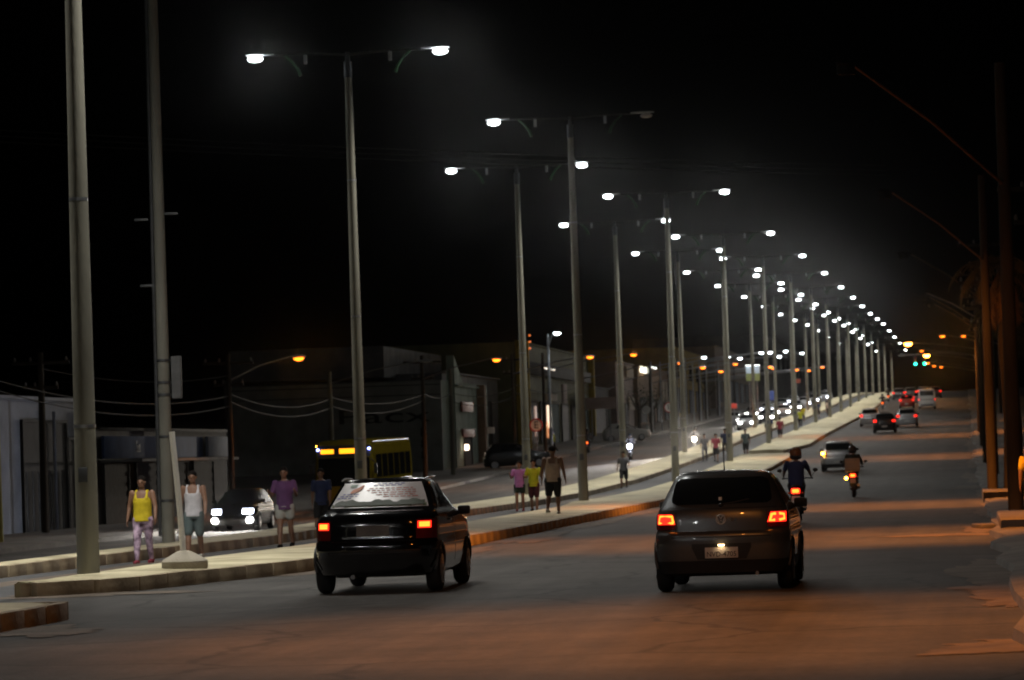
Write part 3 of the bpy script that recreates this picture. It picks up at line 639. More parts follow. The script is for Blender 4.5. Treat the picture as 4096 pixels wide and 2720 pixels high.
q = MB(); q.grid(lambda i, j: s.rear(-.60 + 1.2 * i, 1.13 + j * (.03 + .035 * abs(math.sin(i * 9)) + .02 * math.sin(i * 23) ** 2)) + Vector((0, -.017, .012)), 24, 1); q.build('banner_hills', mat('banner_hill', (.07, .085, .06), .7), rwin, 60)
tl = [c for c in t.children if c.name.startswith('tail_light')]
for g, par in ((-1, tl[0]), (1, tl[1])):
    x0, x1 = (.58, .735) if g > 0 else (-.735, -.58)
    s.rp(x0, x1, .835, .925, 6, 4, .012).build('lamp_glow', M_REDG, par, 60)
    s.rp(x0 + .018, x1 - .018, .85, .912, 6, 4, .016).build('lamp_core', M_REDY, par, 60)
s.rp(-.40, .40, .715, .735, 12, 1, .012).build('boot_trim', M_CHROME, t, 60)
s.rp(-.55, .55, .672, .682, 14, 1, .004).build('boot_seam', M_BLK, t, 60)
s.rp(-.6, .6, .52, .545, 14, 1, .008).build('bumper_strip', M_BLK, t, 60)
q = MB(); q.tube([(-.28, .05, .22), (-.28, .3, .23)], .03, 10); q.build('exhaust', M_STEEL, t)
for g in (-1, 1):
    MB().tube([(g * .56, 1.15, 1.47), (g * .57, 1.5, 1.50), (g * .56, 2.0, 1.49)], .014, 6).build('roof_rail', M_CHROME, t)

# --- other traffic going away
car('silver_car', 'silver hatchback with its left indicator lit, ahead of the motorcycles', -6.25, 180.5, 0, HATCH, P_SILV, red=mat('lens_dim', (.2, .02, .02), .3))
ts = [o for o in bpy.data.objects if o.name == 'silver_car'][0]
q = MB(); q.box((-.72, .10, .90), (.16, .05, .13), ch=.03); q.build('turn_signal', M_AMBER, ts)
car('silver_car', 'silver car nearest the median in the group of three cars', -7.7, 300, 0, HATCH, P_SILV, detail=1)
car('black_car', 'black car in the middle of the group of three cars', -5.9, 270, 0, HATCH, P_DARK, detail=1)
car('silver_car', 'silver car on the right of the group of three cars', -4.6, 291, 0, HATCH, P_SILV, detail=1)
tr, sr = car('red_car', 'red car with three brake lights left of the white van', -6.4, 408, 0, HATCH, P_RED, detail=1)
sr.rp(-.12, .12, 1.30, 1.345, 3, 1, .012).build('brake_light', M_REDG, tr)
car('grey_car', 'grey car half hidden between the red car and the white van', -5.2, 425, 0, HATCH, P_GREYB, detail=1)
for i, (v, u) in enumerate(((-8.3, 470), (-6.9, 476), (-5.3, 482), (-3.8, 474))):
    car('far_car', f'{ORD[i]} far car from the left showing red tail lights near the crest', v, u, 0, HATCH, P_GREYB, detail=0, group='far cars near the crest')
# white van
VAN = [(.30, .80, .10, 4.5), (.36, .88, .0, 4.7), (.62, .92, -.02, 4.8), (.9, .92, .02, 4.8), (1.15, .92, .03, 4.2), (1.3, .91, .04, 4.0), (1.75, .87, .08, 3.5), (2.1, .80, .15, 3.1), (2.17, .70, .3, 2.9), (2.2, .5, .6, 2.6)]
s = Shell(VAN, rc=.14); t = thing('white_van', 'tall white van with dim red lights up the road', 'van', (-4.05, 395, prof(395))); t.rotation_euler.x = slope(395)
s.body().build('body', P_WHITE, t, 50)
for x in (-.80, .80):
    for y in (.8, 3.7): wheel(t, x, y, .33, .2)
s.rp(-.70, .70, 1.45, 1.95, 8, 4, .006).build('rear_window', mat('van_glass', (.05, .05, .05), .2), t, 60)
for g in (-1, 1): s.rp(*((.78, .90) if g > 0 else (-.90, -.78)), .98, 1.12, 4, 2, .01).build('tail_light', M_REDG, t, 60)
s.rp(-.7, .7, 1.0, 1.06, 8, 1, .006).build('door_trim', M_BLK, t, 60); s.rp(-.85, .85, .34, .52, 8, 2, .006).build('bumper', M_BLK, t, 60)

# --- oncoming traffic
t, s = car('black_car', 'black oncoming car with headlights and fog lamps lit at left', -25.35, 130.0, R(180), HATCH, P_BLACK, M_HEADB)
for x in (-.60, .60):
    q = MB(); q.ell((x, 3.80, .38), (.14, .06, .11), 14, 8); q.build('fog_lamp', M_HEAD, t)
    spot('fog_light', t, (x, 3.92, .40), 1500, (1, .93, .82), 80, .6, (R(66), 0, 0), .06)
    spot('high_beam', t, (x, 3.95, .42), 900, (1, .95, .87), 40, .8, (R(88), 0, R(-11)), .06)  # narrow spot added toward the camera for the headlight's glow in haze
for k, (v, u, m) in enumerate(((-22.4, 362, M_HEAD), (-19.7, 338, M_HEAD), (-19.7, 372, M_HEAD), (-22.6, 398, M_HEAD), (-19.6, 404, M_HEAD), (-22.4, 424, M_HEADB), (-19.6, 432, M_HEAD), (-22.2, 452, M_HEADB), (-19.6, 458, M_HEADB), (-22.0, 480, M_HEADB), (-19.6, 488, M_HEADB), (-21, 505, M_HEADB), (-19.7, 525, M_HEADB), (-20.5, 556, M_HEADB), (-22, 540, M_HEADB))):
    t, s = car('oncoming_car', f'{ORD[k]} car from the front in the oncoming traffic on the left road', v, u, R(180), HATCH, [P_SILV, P_SILV, P_DARK, P_GREYB][k % 4], m, detail=1 if k < 3 else 0, group='oncoming cars on the left road')
    if k < 9: spot('high_beam', t, (0, 4.1, .72), 1500, (1, .95, .88), 36, .8, (R(89), 0, R(-4)), .1)  # added spot that gives the oncoming car a halo
    if k in (0, 1, 2): spot('beam', t, (0, 4.1, .7), 900, (1, .93, .8), 70, .7, (R(80), 0, 0), .1)
# --- parked cars on the left
t, s = car('parked_dark_car', 'dark car parked in front of the shut warehouse front', -29.3, 224, R(-82), HATCH, P_DARK, mat('lamp_off', (.25, .25, .25), .3), sc=(1.05, 1.1, 1.12))
car('parked_white_car', 'white car parked under the small billboard', -29.0, 296, R(-80), HATCH, P_WHITE, mat('lamp_off', (.25, .25, .25), .3), detail=1)

# ------------------------------------------------------------------ yellow bus
t = thing('bus', 'yellow city bus with two orange destination displays', 'bus', (-25.75, 163.0, prof(157) - .5), R(180)); t.rotation_euler.x = -slope(157)
BUS = [(.32, 1.15, .1, 10.9), (.40, 1.23, .02, 11.0), (1.3, 1.25, .0, 11.05), (1.9, 1.24, .02, 11.0), (2.6, 1.22, .06, 10.9), (2.95, 1.19, .10, 10.85), (3.08, 1.12, .18, 10.75), (3.14, .95, .4, 10.5), (3.16, .5, .8, 10.2)]
P_YEL = mat('bus_yellow', (.15, .115, .010), .8, vary=.1, spec=0.0); s = Shell(BUS, rc=.12, fc=.14, bow=.03, fbow=.10)
s.body().build('body', P_YEL, t, 50)
s.fp(-1.08, 1.08, 1.25, 2.42, 10, 6, .008).build('windscreen', mat('bus_glass', (.008, .008, .009), .5, vary=.1, spec=0.0), t, 60)
hd = s.fp(-1.10, 1.10, 2.46, 2.93, 10, 4, .010).build('display_panel', M_BLK, t, 60)
M_DISP = glow('led_display', (1.0, .33, .01), 2.6)
s.fp(.42, .98, 2.60, 2.78, 6, 2, .018).build('route_display', M_DISP, hd, 60); s.fp(-.62, .18, 2.60, 2.80, 6, 2, .018).build('destination_display', M_DISP, hd, 60)
for g in (-1, 1):
    q = MB(); q.ell((g * 1.08, 10.93, 2.78), (.06, .05, .05), 10, 6); q.build('marker_lamp', glow('blue_marker', (.25, .30, 1.0), 14), t)
    s.fp(*((.75, 1.08) if g > 0 else (-1.08, -.75)), .62, .82, 5, 2, .012).build('headlight', mat('bus_head', (.4, .4, .38), .3), t, 60)
    q = MB(); q.box((g * 1.36, 11.1, 1.95), (.14, .10, .42), ch=.03); q.tube([(g * 1.15, 10.95, 2.35), (g * 1.36, 11.1, 2.2)], .02, 6); q.build('mirror', M_BLK, t)
    for k in range(6):
        y0 = .6 + k * 1.62; s.sp(g, y0, y0 + 1.45, 1.55, 2.52, 4, 4, .006).build('side_window', mat('bus_glass', (.008, .008, .009), .5, vary=.1, spec=0.0), t, 60)
    for k in range(3): s.sp(g, 1.0 + 3.2 * k, 2.2 + 3.2 * k, .75, 1.28, 3, 2, .004).build('livery_patch', mat('bus_blue', (.03, .05, .09), .5), t, 60)
    s.sp(g, .3, 10.4, 1.36, 1.41, 8, 1, .007).build('trim_rail', M_STEEL, t, 60)
    MB().tube([(g * 1.14, .4, 3.06), (g * 1.14, 10.4, 3.06)], .03, 6).build('roof_gutter', M_STEEL, t)
    for y in (2.6, 8.2): wheel(t, g * 1.12, y, .48, .26)
q = MB(); q.box((1.15, 10.6, 2.93), (.12, .12, .05), ch=.015); q.build('clearance_lamp', M_AMBER, t)
s.fp(-1.05, 1.05, 2.425, 2.455, 8, 1, .012).build('panel_edge', P_YEL, t, 60)
# ------------------------------------------------------------------ people
SKIN = mat('skin_brown', (.22, .115, .07), .55, vary=.08, scale=9); SKIN2 = mat('skin_tan', (.30, .165, .10), .55, vary=.08, scale=9)
HAIR = mat('hair_dark', (.010, .008, .007), .95, vary=.2, scale=40, spec=.08)
CL = {}
def cloth(n, c, **k): return mat('cloth_' + n, c, .85, vary=k.pop('vary', .15), scale=k.pop('scale', 9), bump=.25, bscale=40, **k)
def fuse(mb, name, m, parent, vox, smooth=4):
    """one continuous skin out of overlapping limbs"""
    tmp = obj('tmp', mb.mesh('tmp', None, 0))
    md = tmp.modifiers.new('r', 'REMESH'); md.mode = 'VOXEL'; md.voxel_size = vox
    sm = tmp.modifiers.new('s', 'SMOOTH'); sm.factor = .5; sm.iterations = smooth
    dg = bpy.context.evaluated_depsgraph_get(); me = bpy.data.meshes.new_from_object(tmp.evaluated_get(dg))
    bpy.data.objects.remove(tmp); me.name = name; me.shade_smooth(); me.materials.clear(); me.materials.append(m)
    return obj(name, me, parent)
def ering(c, rx, ry, n=16, tilt=0.0):
    return [(c[0] + rx * math.cos(2 * math.pi * k / n), c[1] + ry * math.sin(2 * math.pi * k / n), c[2] + tilt * ry * math.sin(2 * math.pi * k / n)) for k in range(n)]
def person(label, v, u, h, rot, pose, top, bottom, skin=SKIN, sleeves='short', legs='shorts', build=1.0, vox=.013, hair=True, hairlen=0, shoes=None, hipz=None, z=None, lean=0.0, helmet=None, group=None, sole=0.0, strap=None):
    """pose: (left leg, right leg, left knee, right knee, left arm, right arm, left elbow, right elbow, out) in degrees"""
    g = (zg(v, u) if z is None else z) + sole
    t = thing('person', label, 'person', (v, u, g), rot, group)
    ll, rl, lk, rk, la, ra, le, re, out = pose; b = build; J = {}
    for s, a, k in ((-1, ll, lk), (1, rl, rk)):
        hp = Vector((s * .055 * h, 0, .5 * h)); kn = hp + Vector((s * .004 * h, math.sin(R(a)), -math.cos(R(a)))) * .235 * h
        an = kn + Vector((0, math.sin(R(a - k)), -math.cos(R(a - k)))) * .225 * h
        J[s] = [hp, kn, an]
    low = min(J[s][2].z for s in (-1, 1)) - .042 * h
    dz = (-low) if hipz is None else hipz - .5 * h
    off = Vector((0, 0, dz)); sh = math.sin(R(lean)); chh = math.cos(R(lean))
    def up(y, zz): return Vector((0, y * chh + (zz - .5 * h) * sh, .5 * h + (zz - .5 * h) * chh - y * sh)) + off
    body = MB()
    for s in (-1, 1):
        hp, kn, an = [p + off for p in J[s]]; J[s] = [hp, kn, an]
        body.cap(hp, kn, .052 * h * b, .034 * h, 12); body.cap(kn, kn.lerp(an, .35), .033 * h, .034 * h * (.5 + .5 * b), 12); body.cap(kn.lerp(an, .35), an, .033 * h, .021 * h, 12)
        body.cap(an + Vector((0, -.02 * h, -.022 * h)), an + Vector((0, .085 * h, -.028 * h)), .022 * h, .016 * h, 10)
    tor = [(.47, .085, .06), (.52, .095 * (.6 + .4 * b), .068 * b), (.58, .083 * b, .06 * b), (.64, .082 * b, .06 * b), (.70, .092 * (.5 + .5 * b), .064 * b), (.76, .102, .062), (.80, .098, .052), (.83, .06, .04)]
    def ring(zz, rx, ry, grow=0.0): 
        c = up(0, zz * h); return [tuple(Vector(p)) for p in ering(c, rx * h + grow, ry * h + grow)]
    body.loft([ring(*r) for r in tor])
    nk = up(0, .82 * h); hc = up(.012 * h, .925 * h)
    body.cap(nk, up(.006 * h, .88 * h), .034 * h, .031 * h, 12)
    body.ell(hc + Vector((0, 0, .008 * h)), (.046 * h, .056 * h, .060 * h), 16, 10); body.ell(hc + Vector((0, .018 * h, -.035 * h)), (.033 * h, .036 * h, .034 * h), 14, 8)
    body.ell(hc + Vector((0, .058 * h, -.006 * h)), (.008 * h, .012 * h, .014 * h), 8, 6)
    for s in (-1, 1): body.ell(hc + Vector((s * .047 * h, -.002 * h, -.004 * h)), (.007 * h, .012 * h, .018 * h), 8, 6)
    A = {}
    for s, a, e in ((-1, la, le), (1, ra, re)):
        shd = up(0, .805 * h) + Vector((s * .112 * h * (.8 + .2 * b), 0, 0)); o_ = R(out)
        d1 = Vector((s * math.sin(o_), math.sin(R(a)) * math.cos(o_), -math.cos(R(a)) * math.cos(o_))); el = shd + d1 * .165 * h
        d2 = Vector((s * math.sin(o_ * .4), math.sin(R(a + e)), -math.cos(R(a + e)))).normalized(); wr = el + d2 * .145 * h
        A[s] = (shd, el, wr, d2)
        body.cap(shd, el, .032 * h * (.6 + .4 * b), .025 * h, 12); body.cap(el, wr, .025 * h, .017 * h, 12)
        side = Vector((s, 0, 0)); fw = d2.cross(side).normalized()
        if fw.y < 0: fw = -fw
        pm = wr + d2 * .028 * h
        body.loft([[tuple(wr + d2 * (k * .052 * h) + fw * (ww * math.cos(x)) + side * (.010 * h * math.sin(x))) for x in [2 * math.pi * i / 10 for i in range(10)]] for k, ww in ((0, .014 * h), (.5, .022 * h), (1, .023 * h))])
        for i, L in enumerate((.036, .042, .040, .032)):
            r0 = wr + d2 * .050 * h + fw * ((.017 - .0115 * i) * h); m1 = r0 + d2 * L * .55 * h - side * .003 * h; body.cap(r0, m1, .0062 * h, .0058 * h, 6); body.cap(m1, m1 + d2 * L * .45 * h - side * .010 * h, .0056 * h, .0048 * h, 6)
        th = wr + d2 * .016 * h + fw * .018 * h; body.cap(th, th + d2 * .028 * h + fw * .016 * h - side * .004 * h, .0072 * h, .0058 * h, 6)
    fuse(body, 'body', skin, t, vox)
    # clothes
    g_ = .014
    if top is not None:
        q = MB(); lo = .47 if sleeves != 'none' else .48
        rr = [(lo, .098 * (.6 + .4 * b), .074 * b)] + [r for r in tor[1:6]]
        if sleeves == 'none': rr = rr[:5] + [(.745, .096, .064)]
        q.loft([ring(*r, grow=g_) for r in rr] + ([ring(.80, .098, .052, g_), ring(.825, .062, .042, g_)] if sleeves != 'none' else []))
        for s in (-1, 1):
            shd, el, wr, d2 = A[s]
            if sleeves == 'none':
                for y in (.045, -.045): q.cap(up(y * h, .74 * h) + Vector((s * .062 * h, 0, 0)), up(y * .3 * h, .828 * h) + Vector((s * .062 * h, 0, 0)), .022 * h, .016 * h, 8)
            else:
                e2 = shd.lerp(el, .75) if sleeves == 'short' else wr; q.cap(shd, shd.lerp(el, .7), .035 * h * (.6 + .4 * b), .036 * h, 10)
                if sleeves == 'long': q.cap(shd.lerp(el, .7), el, .04 * h, .034 * h, 10); q.cap(el, wr, .034 * h, .027 * h, 10)
        fuse(q, 'shirt', top, t, vox * 1.1, 3)
    q = MB(); q.loft([ring(.455, .09, .068, g_), ring(.50, .096 * (.6 + .4 * b), .071 * b, g_), ring(.545, .092 * (.6 + .4 * b), .066 * b, g_ * .7)])
    for s in (-1, 1):
        hp, kn, an = J[s]
        if legs == 'shorts': e = hp.lerp(kn, .85); q.cap(hp, e, .060 * h * b, .054 * h, 12)
        elif legs == 'mini': q.cap(hp, hp.lerp(kn, .45), .060 * h * b, .056 * h * b, 12)
        else: q.cap(hp, kn, .058 * h * b, .041 * h, 12); q.cap(kn, kn.lerp(an, .4), .041 * h, .040 * h, 12); q.cap(kn.lerp(an, .4), an.lerp(kn, .06), .039 * h, .028 * h, 12)
    fuse(q, 'trousers' if legs == 'long' else 'shorts', bottom, t, vox * 1.1, 3)
    for s in (-1, 1):
        an = J[s][2]; q = MB(); q.cap(an + Vector((0, -.028 * h, -.020 * h)), an + Vector((0, .088 * h, -.027 * h)), .027 * h, .020 * h, 10)
        q.box(an + Vector((0, .03 * h, -.046 * h)), (.046 * h, .155 * h, .012 * h), ch=.004); q.build('shoe', shoes or HAIR, t)
    if helmet:
        q = MB(); q.ell(hc + Vector((0, .0, .012 * h)), (.082 * h, .094 * h, .084 * h), 20, 14); hl = q.build('helmet', helmet, t)
        q = MB(); q.ell(hc + Vector((0, .004 * h, -.030 * h)), (.083 * h, .095 * h, .052 * h), 18, 8); q.build('helmet_band', M_BLK, hl)
    elif hair:
        q = MB(); q.ell(hc + Vector((0, -.008 * h, .027 * h)), (.0525 * h, .060 * h, .050 * h), 16, 9)
        if hairlen: q.cap(hc + Vector((0, -.03 * h, .01 * h)), hc + Vector((0, -.045 * h, -.05 * h)), .035 * h, .022 * h, 10)
        q.build('hair', HAIR, t)
    if not helmet and vox < .016:
        for s in (-1, 1): MB().ell(hc + Vector((s * .018 * h, .052 * h, .006 * h)), (.008 * h, .005 * h, .005 * h), 8, 5).build('eye', HAIR, t)
        MB().ell(hc + Vector((0, .052 * h, -.032 * h)), (.015 * h, .006 * h, .004 * h), 8, 5).build('mouth', mat('lips', (.12, .04, .035), .5), t)
    return t
C_YEL = cloth('yellow', (.55, .42, .01)); C_WHITE = cloth('white', (.52, .50, .52)); C_PURP = cloth('purple', (.10, .034, .115)); C_PINK = cloth('pink', (.45, .17, .42)); C_LIME = cloth('lime', (.42, .42, .01))
C_BEIGE = cloth('cream', (.55, .40, .30)); C_BLK = cloth('black', (.012, .012, .014)); C_NAVY = cloth('navy', (.02, .03, .09)); C_WINE = cloth('wine', (.06, .012, .016)); C_GRN = cloth('grey_green', (.08, .11, .11)); C_GREY = cloth('grey', (.10, .10, .11)); C_RED = cloth('red', (.25, .03, .05)); C_LGT = cloth('light', (.38, .38, .34)); C_BLUE = cloth('blue', (.03, .05, .16))
C_FLOR = mat('cloth_floral', (.12, .05, .10), .85, vary=.5, scale=12, col2=(.46, .34, .44), detail=3)
W1 = (-16, 22, 22, 4, 18, -16, 12, 14, 8); W2 = (20, -16, 4, 24, -18, 16, 12, 16, 8)
person('woman in yellow tank top and floral leggings walking toward the camera', -15.0, 66.4, 1.62, R(176), (-7, 13, 14, 4, 10, -8, 16, 22, 15), C_YEL, C_FLOR, SKIN, 'none', 'long', 1.18, .012, hairlen=1, shoes=C_RED)
person('man in white sleeveless shirt and shorts behind the white post', -14.6, 69.0, 1.68, R(180), (-8, 12, 14, 2, 10, -6, 20, 24, 10), C_WHITE, C_GRN, SKIN, 'none', 'shorts', 1.1, .012, shoes=C_LGT)
person('person in purple shirt and white shorts with folded arms', -14.2, 76.3, 1.70, R(180), (-10, 14, 16, 4, 14, 14, 95, 95, 12), C_PURP, C_LGT, SKIN, 'short', 'mini', 1.15, .013)
person('person in dark blue half hidden by the black sedan', -15.3, 87.0, 1.66, R(180), W1, C_NAVY, C_BLK, SKIN, 'short', 'shorts', 1.0, .014)
person('woman in pink shirt walking beside the lime shirt', -14.3, 118.0, 1.62, R(180), (-4, 7, 8, 2, 30, 30, 85, 90, 12), C_PINK, cloth('dark_green', (.015, .03, .022)), SKIN2, 'short', 'mini', 1.05, .013, shoes=C_RED, hairlen=1)
person('woman in lime yellow shirt and wine shorts', -13.72, 117.0, 1.66, R(180), (10, -8, 2, 14, 30, 26, 80, 70, 12), C_LIME, C_WINE, SKIN2, 'short', 'shorts', 1.1, .013)
person('broad man in cream sleeveless shirt and black shorts seen from behind', -10.75, 96.0, 1.80, R(-4), (-14, 10, 20, 2, -8, 12, 10, 14, 12), C_BEIGE, C_BLK, SKIN, 'none', 'shorts', 1.25, .013, z=.2, shoes=C_LGT)
person('jogger in black shorts and dark shirt carrying a pack', -15.0, 162, 1.66, R(180), (-12, 22, 26, 6, 24, -20, 50, 50, 14), C_GREY, C_BLK, SKIN, 'short', 'shorts', 1.1, .016)
for i, (lab, v, u, tp, bt, f, w) in enumerate((('walker in grey under the bright motorcycle headlight', -14.9, 211.5, C_GREY, C_GREY, 180, W1), ('walker in a dark red shirt beside the grey walker', -14.05, 208.5, C_RED, C_BLK, 180, W2), ('walker in dark blue just behind the red-shirted walker', -14.4, 222, C_NAVY, C_BLK, 180, W1),
        ('lone dark-clad walker on the path near the strip gap', -12.9, 217.5, C_GRN, C_BLK, 180, W2), ('dark-clad walker in front of the far strip end', -13.4, 252.5, C_BLK, C_BLK, 0, W1), ('walker in red beside the dark-clad walker at the strip end', -12.75, 255.5, C_RED, C_BLK, 0, W2), ('walker in pale blue at the strip end', -13.8, 262, C_BLUE, C_BLK, 180, W1),
        ('walker in white in the far path crowd', -13.9, 309, C_LGT, C_BLK, 180, W1), ('walker in lime in the far path crowd', -13.5, 305, C_LIME, C_BLK, 180, W2), ('walker in yellow farther up the path', -14.4, 330, C_YEL, C_GREY, 180, W1), ('walker in grey farther up the path', -13.9, 345, C_GREY, C_BLK, 180, W2),
        ('walker in navy among the farthest path walkers', -14.3, 362, C_NAVY, C_BLK, 180, W1), ('walker in cream among the farthest path walkers', -13.8, 376, C_BEIGE, C_BLK, 0, W2), ('walker in black among the farthest path walkers', -14.4, 390, C_BLK, C_BLK, 180, W1))):
    person(lab, v, u, 1.62 + .03 * (i % 4), R(f), w, tp, bt, SKIN, 'short', 'shorts' if i % 2 else 'long', 1.0, .024, group='walkers on the path')
person('person in yellow shirt standing outside the shop', -29.2, 262, 1.68, R(90), W1, C_LIME, C_BLK, SKIN, 'short', 'long', 1.0, .024)
person('pedestrian in yellow shirt at the right edge of the picture', 1.27, 74.6, 1.72, R(0), W2, C_YEL, cloth('dark_jeans', (.012, .03, .014)), SKIN, 'short', 'long', 1.05, .014)

# ------------------------------------------------------------------ motorcycles
def moto(label, v, u, rot, body_m, mode='tail', box=None, lamp=None, z=None, beam=None):
    g = zg(v, u) if z is None else z
    t = thing('motorcycle', label, 'motorcycle', (v, u, g), rot); sg = 1 if abs(rot) < 1.5 else -1; t.rotation_euler.x = slope(u) * sg
    for y in (0.0, 1.28):
        w = obj('wheel', None, t, (0, y, .30)); n = 28
        q = MB(); rr = []
        for k in range(n + 1):
            a = 2 * math.pi * k / n; rr.append((0, .25 * math.cos(a), .25 * math.sin(a)))
        q.tube(rr, .05, 8); q.build('tyre', M_TYRE, w)
        q = MB(); q.tube([(-.05, 0, 0), (.05, 0, 0)], .06, 10)
        for k in range(5):
            a = 2 * math.pi * k / 5; q.tube([(0, 0, 0), (0, .22 * math.cos(a), .22 * math.sin(a))], .012, 5)
        q.tube([(0, .21 * math.cos(2 * math.pi * k / n), .21 * math.sin(2 * math.pi * k / n)) for k in range(n + 1)], .018, 6); q.build('rim', M_RIM, w)
    q = MB(); q.box((0, .62, .42), (.26, .40, .34), ch=.06); q.tube([(0, .3, .75), (0, .7, .5), (0, 1.0, .85)], .03, 8); q.tube([(.09, 0, .3), (.09, .4, .38)], .025, 8); q.tube([(-.09, 0, .3), (-.09, .4, .38)], .025, 8); q.build('engine', M_DSTEEL, t)
    q = MB(); q.loft([ering((0, y, zz), w, hh) if False else [(w * math.cos(a), y, zz + hh * math.sin(a)) for a in [2 * math.pi * k / 12 for k in range(12)]] for y, zz, w, hh in ((.55, .82, .08, .06), (.7, .86, .14, .11), (.92, .88, .15, .12), (1.05, .86, .06, .06))]); q.build('tank', body_m, t)
    q = MB(); q.loft([[(w * math.cos(a), y, zz + hh * math.sin(a)) for a in [2 * math.pi * k / 12 for k in range(12)]] for y, zz, w, hh in ((-.22, .86, .05, .03), (-.12, .84, .12, .05), (.2, .80, .14, .05), (.55, .78, .10, .05))]); q.build('seat', M_BLK, t)
    q = MB(); q.loft([[(w * math.cos(a), y, zz + hh * math.sin(a)) for a in [2 * math.pi * k / 12 for k in range(12)]] for y, zz, w, hh in ((-.30, .78, .05, .04), (-.2, .77, .11, .06), (.2, .70, .13, .08), (.5, .66, .10, .08))]); q.build('tail_fairing', body_m, t)
    q = MB(); q.grid(lambda i, j: (.075 * (2 * i - 1), .33 * math.cos(R(60 + 130 * j)), .30 + .33 * math.sin(R(60 + 130 * j))), 2, 10); q.build('mudguard', M_BLK, t)
    q = MB(); q.tube([(-.36, .92, 1.02), (-.2, 1.0, 1.03), (0, 1.02, .98), (.2, 1.0, 1.03), (.36, .92, 1.02)], .016, 8); q.build('handlebar', M_DSTEEL, t)
    for s in (-1, 1):
        q = MB(); q.tube([(s * .3, .95, 1.03), (s * .40, .96, 1.17)], .008, 5); q.ell((s * .41, .95, 1.21), (.06, .02, .045), 12, 7); q.build('mirror', M_BLK, t)
        q = MB(); q.tube([(s * .07, 1.05, .95), (s * .07, 1.28, .30)], .022, 8); q.build('fork', M_STEEL, t)
        q = MB(); q.ell((s * .16, -.22, .70), (.03, .03, .025), 8, 6); q.build('indicator', mat('amber_off', (.35, .12, .02), .4), t)
    q = MB(); q.tube([(.15, .55, .32), (.17, .2, .33), (.18, -.22, .42)], [.025, .05, .055], 10); q.build('exhaust', M_STEEL, t)
    q = MB(); q.box((0, -.31, .745), (.16, .05, .085), ch=.02); q.build('tail_light', M_REDY if mode == 'tail' else M_REDL, t)
    if mode == 'tail': MB().box((0, -.30, .745), (.20, .05, .12), ch=.03).build('tail_lens', M_REDG, t)
    q = MB(); q.box((0, -.30, .56), (.19, .012, .15), m=Matrix.Rotation(R(-12), 4, 'X')); q.build('license_plate', M_PLATE, t)
    q = MB(); q.ell((0, 1.14, .90), (.16, .09, .16), 14, 9); hl = q.build('headlight', lamp if lamp else body_m, t)
    if beam: spot('beam', t, (0, 1.26, .9), beam[0], beam[1], 18, .9, (R(91.5), 0, R(-4.2)), .1)  # strong narrow spot added toward the camera for the headlamp's halo
    if box:
        q = MB(); q.box((0, -.20, 1.10), (.50, .42, .44), ch=.03); cb = q.build('cargo_box', box, t)
        for zz in (.98, 1.20):
            MB().box((0, -.412, zz), (.505, .012, .03)).build('reflective_strip', mat('reflect', (.6, .5, .35), .4), cb)
    return t
SIT = (62, 62, 78, 78, 48, 48, 18, 18, 16)
moto('motorcycle with blue-shirted rider beside the grey hatchback', -3.9, 84.5, R(0), paint('moto_black', (.02, .02, .022), .35, 0))
person('motorcycle rider in blue shirt and orange helmet beside the hatchback', -3.9, 84.75, 1.72, 0, SIT, C_BLUE, C_BLK, SKIN, 'short', 'long', 1.22, .014, hipz=.86, z=0, lean=8, helmet=paint('helmet', (.26, .10, .03), .25, 0))  # sodium highlight on the dark helmet put into its orange paint
moto('motorcycle with a pale cargo box behind its rider', -3.85, 125.2, R(0), paint('moto_dark', (.03, .02, .02), .35, 0), box=mat('box_beige', (.52, .44, .36), .6))
person('rider in dark clothes on the motorcycle with the cargo box', -3.85, 125.5, 1.70, 0, SIT, cloth('dark_green2', (.03, .045, .035)), C_BLK, SKIN, 'long', 'long', 1.05, .016, hipz=.90, z=0, lean=8, helmet=paint('helmet_dark', (.06, .04, .03), .3, 0))
ts = [o for o in bpy.data.objects if o.name.startswith('motorcycle')][-1]
for o in bpy.data.objects:
    if o.get('label', '').startswith('motorcycle with a pale'): MB().ell((-.22, -.26, .66), (.055, .04, .05), 10, 6).build('turn_signal', M_AMBER, o)
moto('oncoming motorcycle with a bluish white headlight', -21.5, 238, R(180), P_DARK, 'head', lamp=glow('moto_lamp', (.80, .82, 1.0), 150), beam=(9000, (.8, .84, 1)))
person('rider behind the bluish white motorcycle headlight', -21.5, 237.75, 1.7, R(180), SIT, C_GREY, C_BLK, SKIN, 'long', 'long', 1.0, .024, hipz=.9, lean=8, helmet=M_BLK)
moto('oncoming motorcycle with the brightest warm headlight', -18.35, 252, R(180), P_DARK, 'head', lamp=glow('moto_lamp_warm', (1.0, .88, .72), 300), beam=(90000, (1, .88, .72)))
person('rider hidden behind the brightest warm headlight', -18.35, 251.75, 1.7, R(180), SIT, C_GREY, C_BLK, SKIN, 'long', 'long', 1.0, .024, hipz=.9, lean=8, helmet=M_BLK)
moto('motorcycle with a red tail light on the left road', -26.4, 258, R(0), P_DARK)
person('rider on the red-lit motorcycle on the left road', -26.4, 258.3, 1.7, 0, SIT, C_GREY, C_BLK, SKIN, 'long', 'long', 1.0, .024, hipz=.9, lean=8, helmet=M_BLK)
moto('far motorcycle hugging the median, lower of two red lights', -8.9, 402, R(0), P_DARK)
person('rider of the lower far motorcycle by the median', -8.9, 402.3, 1.7, 0, SIT, C_BLK, C_BLK, SKIN, 'long', 'long', 1.0, .03, hipz=.9, lean=8, helmet=M_BLK)
moto('farthest motorcycle by the median, upper of two red lights', -9.2, 448, R(0), P_DARK)
person('rider of the farthest motorcycle by the median', -9.2, 448.3, 1.7, 0, SIT, C_BLK, C_BLK, SKIN, 'long', 'long', 1.0, .03, hipz=.9, lean=8, helmet=M_BLK)
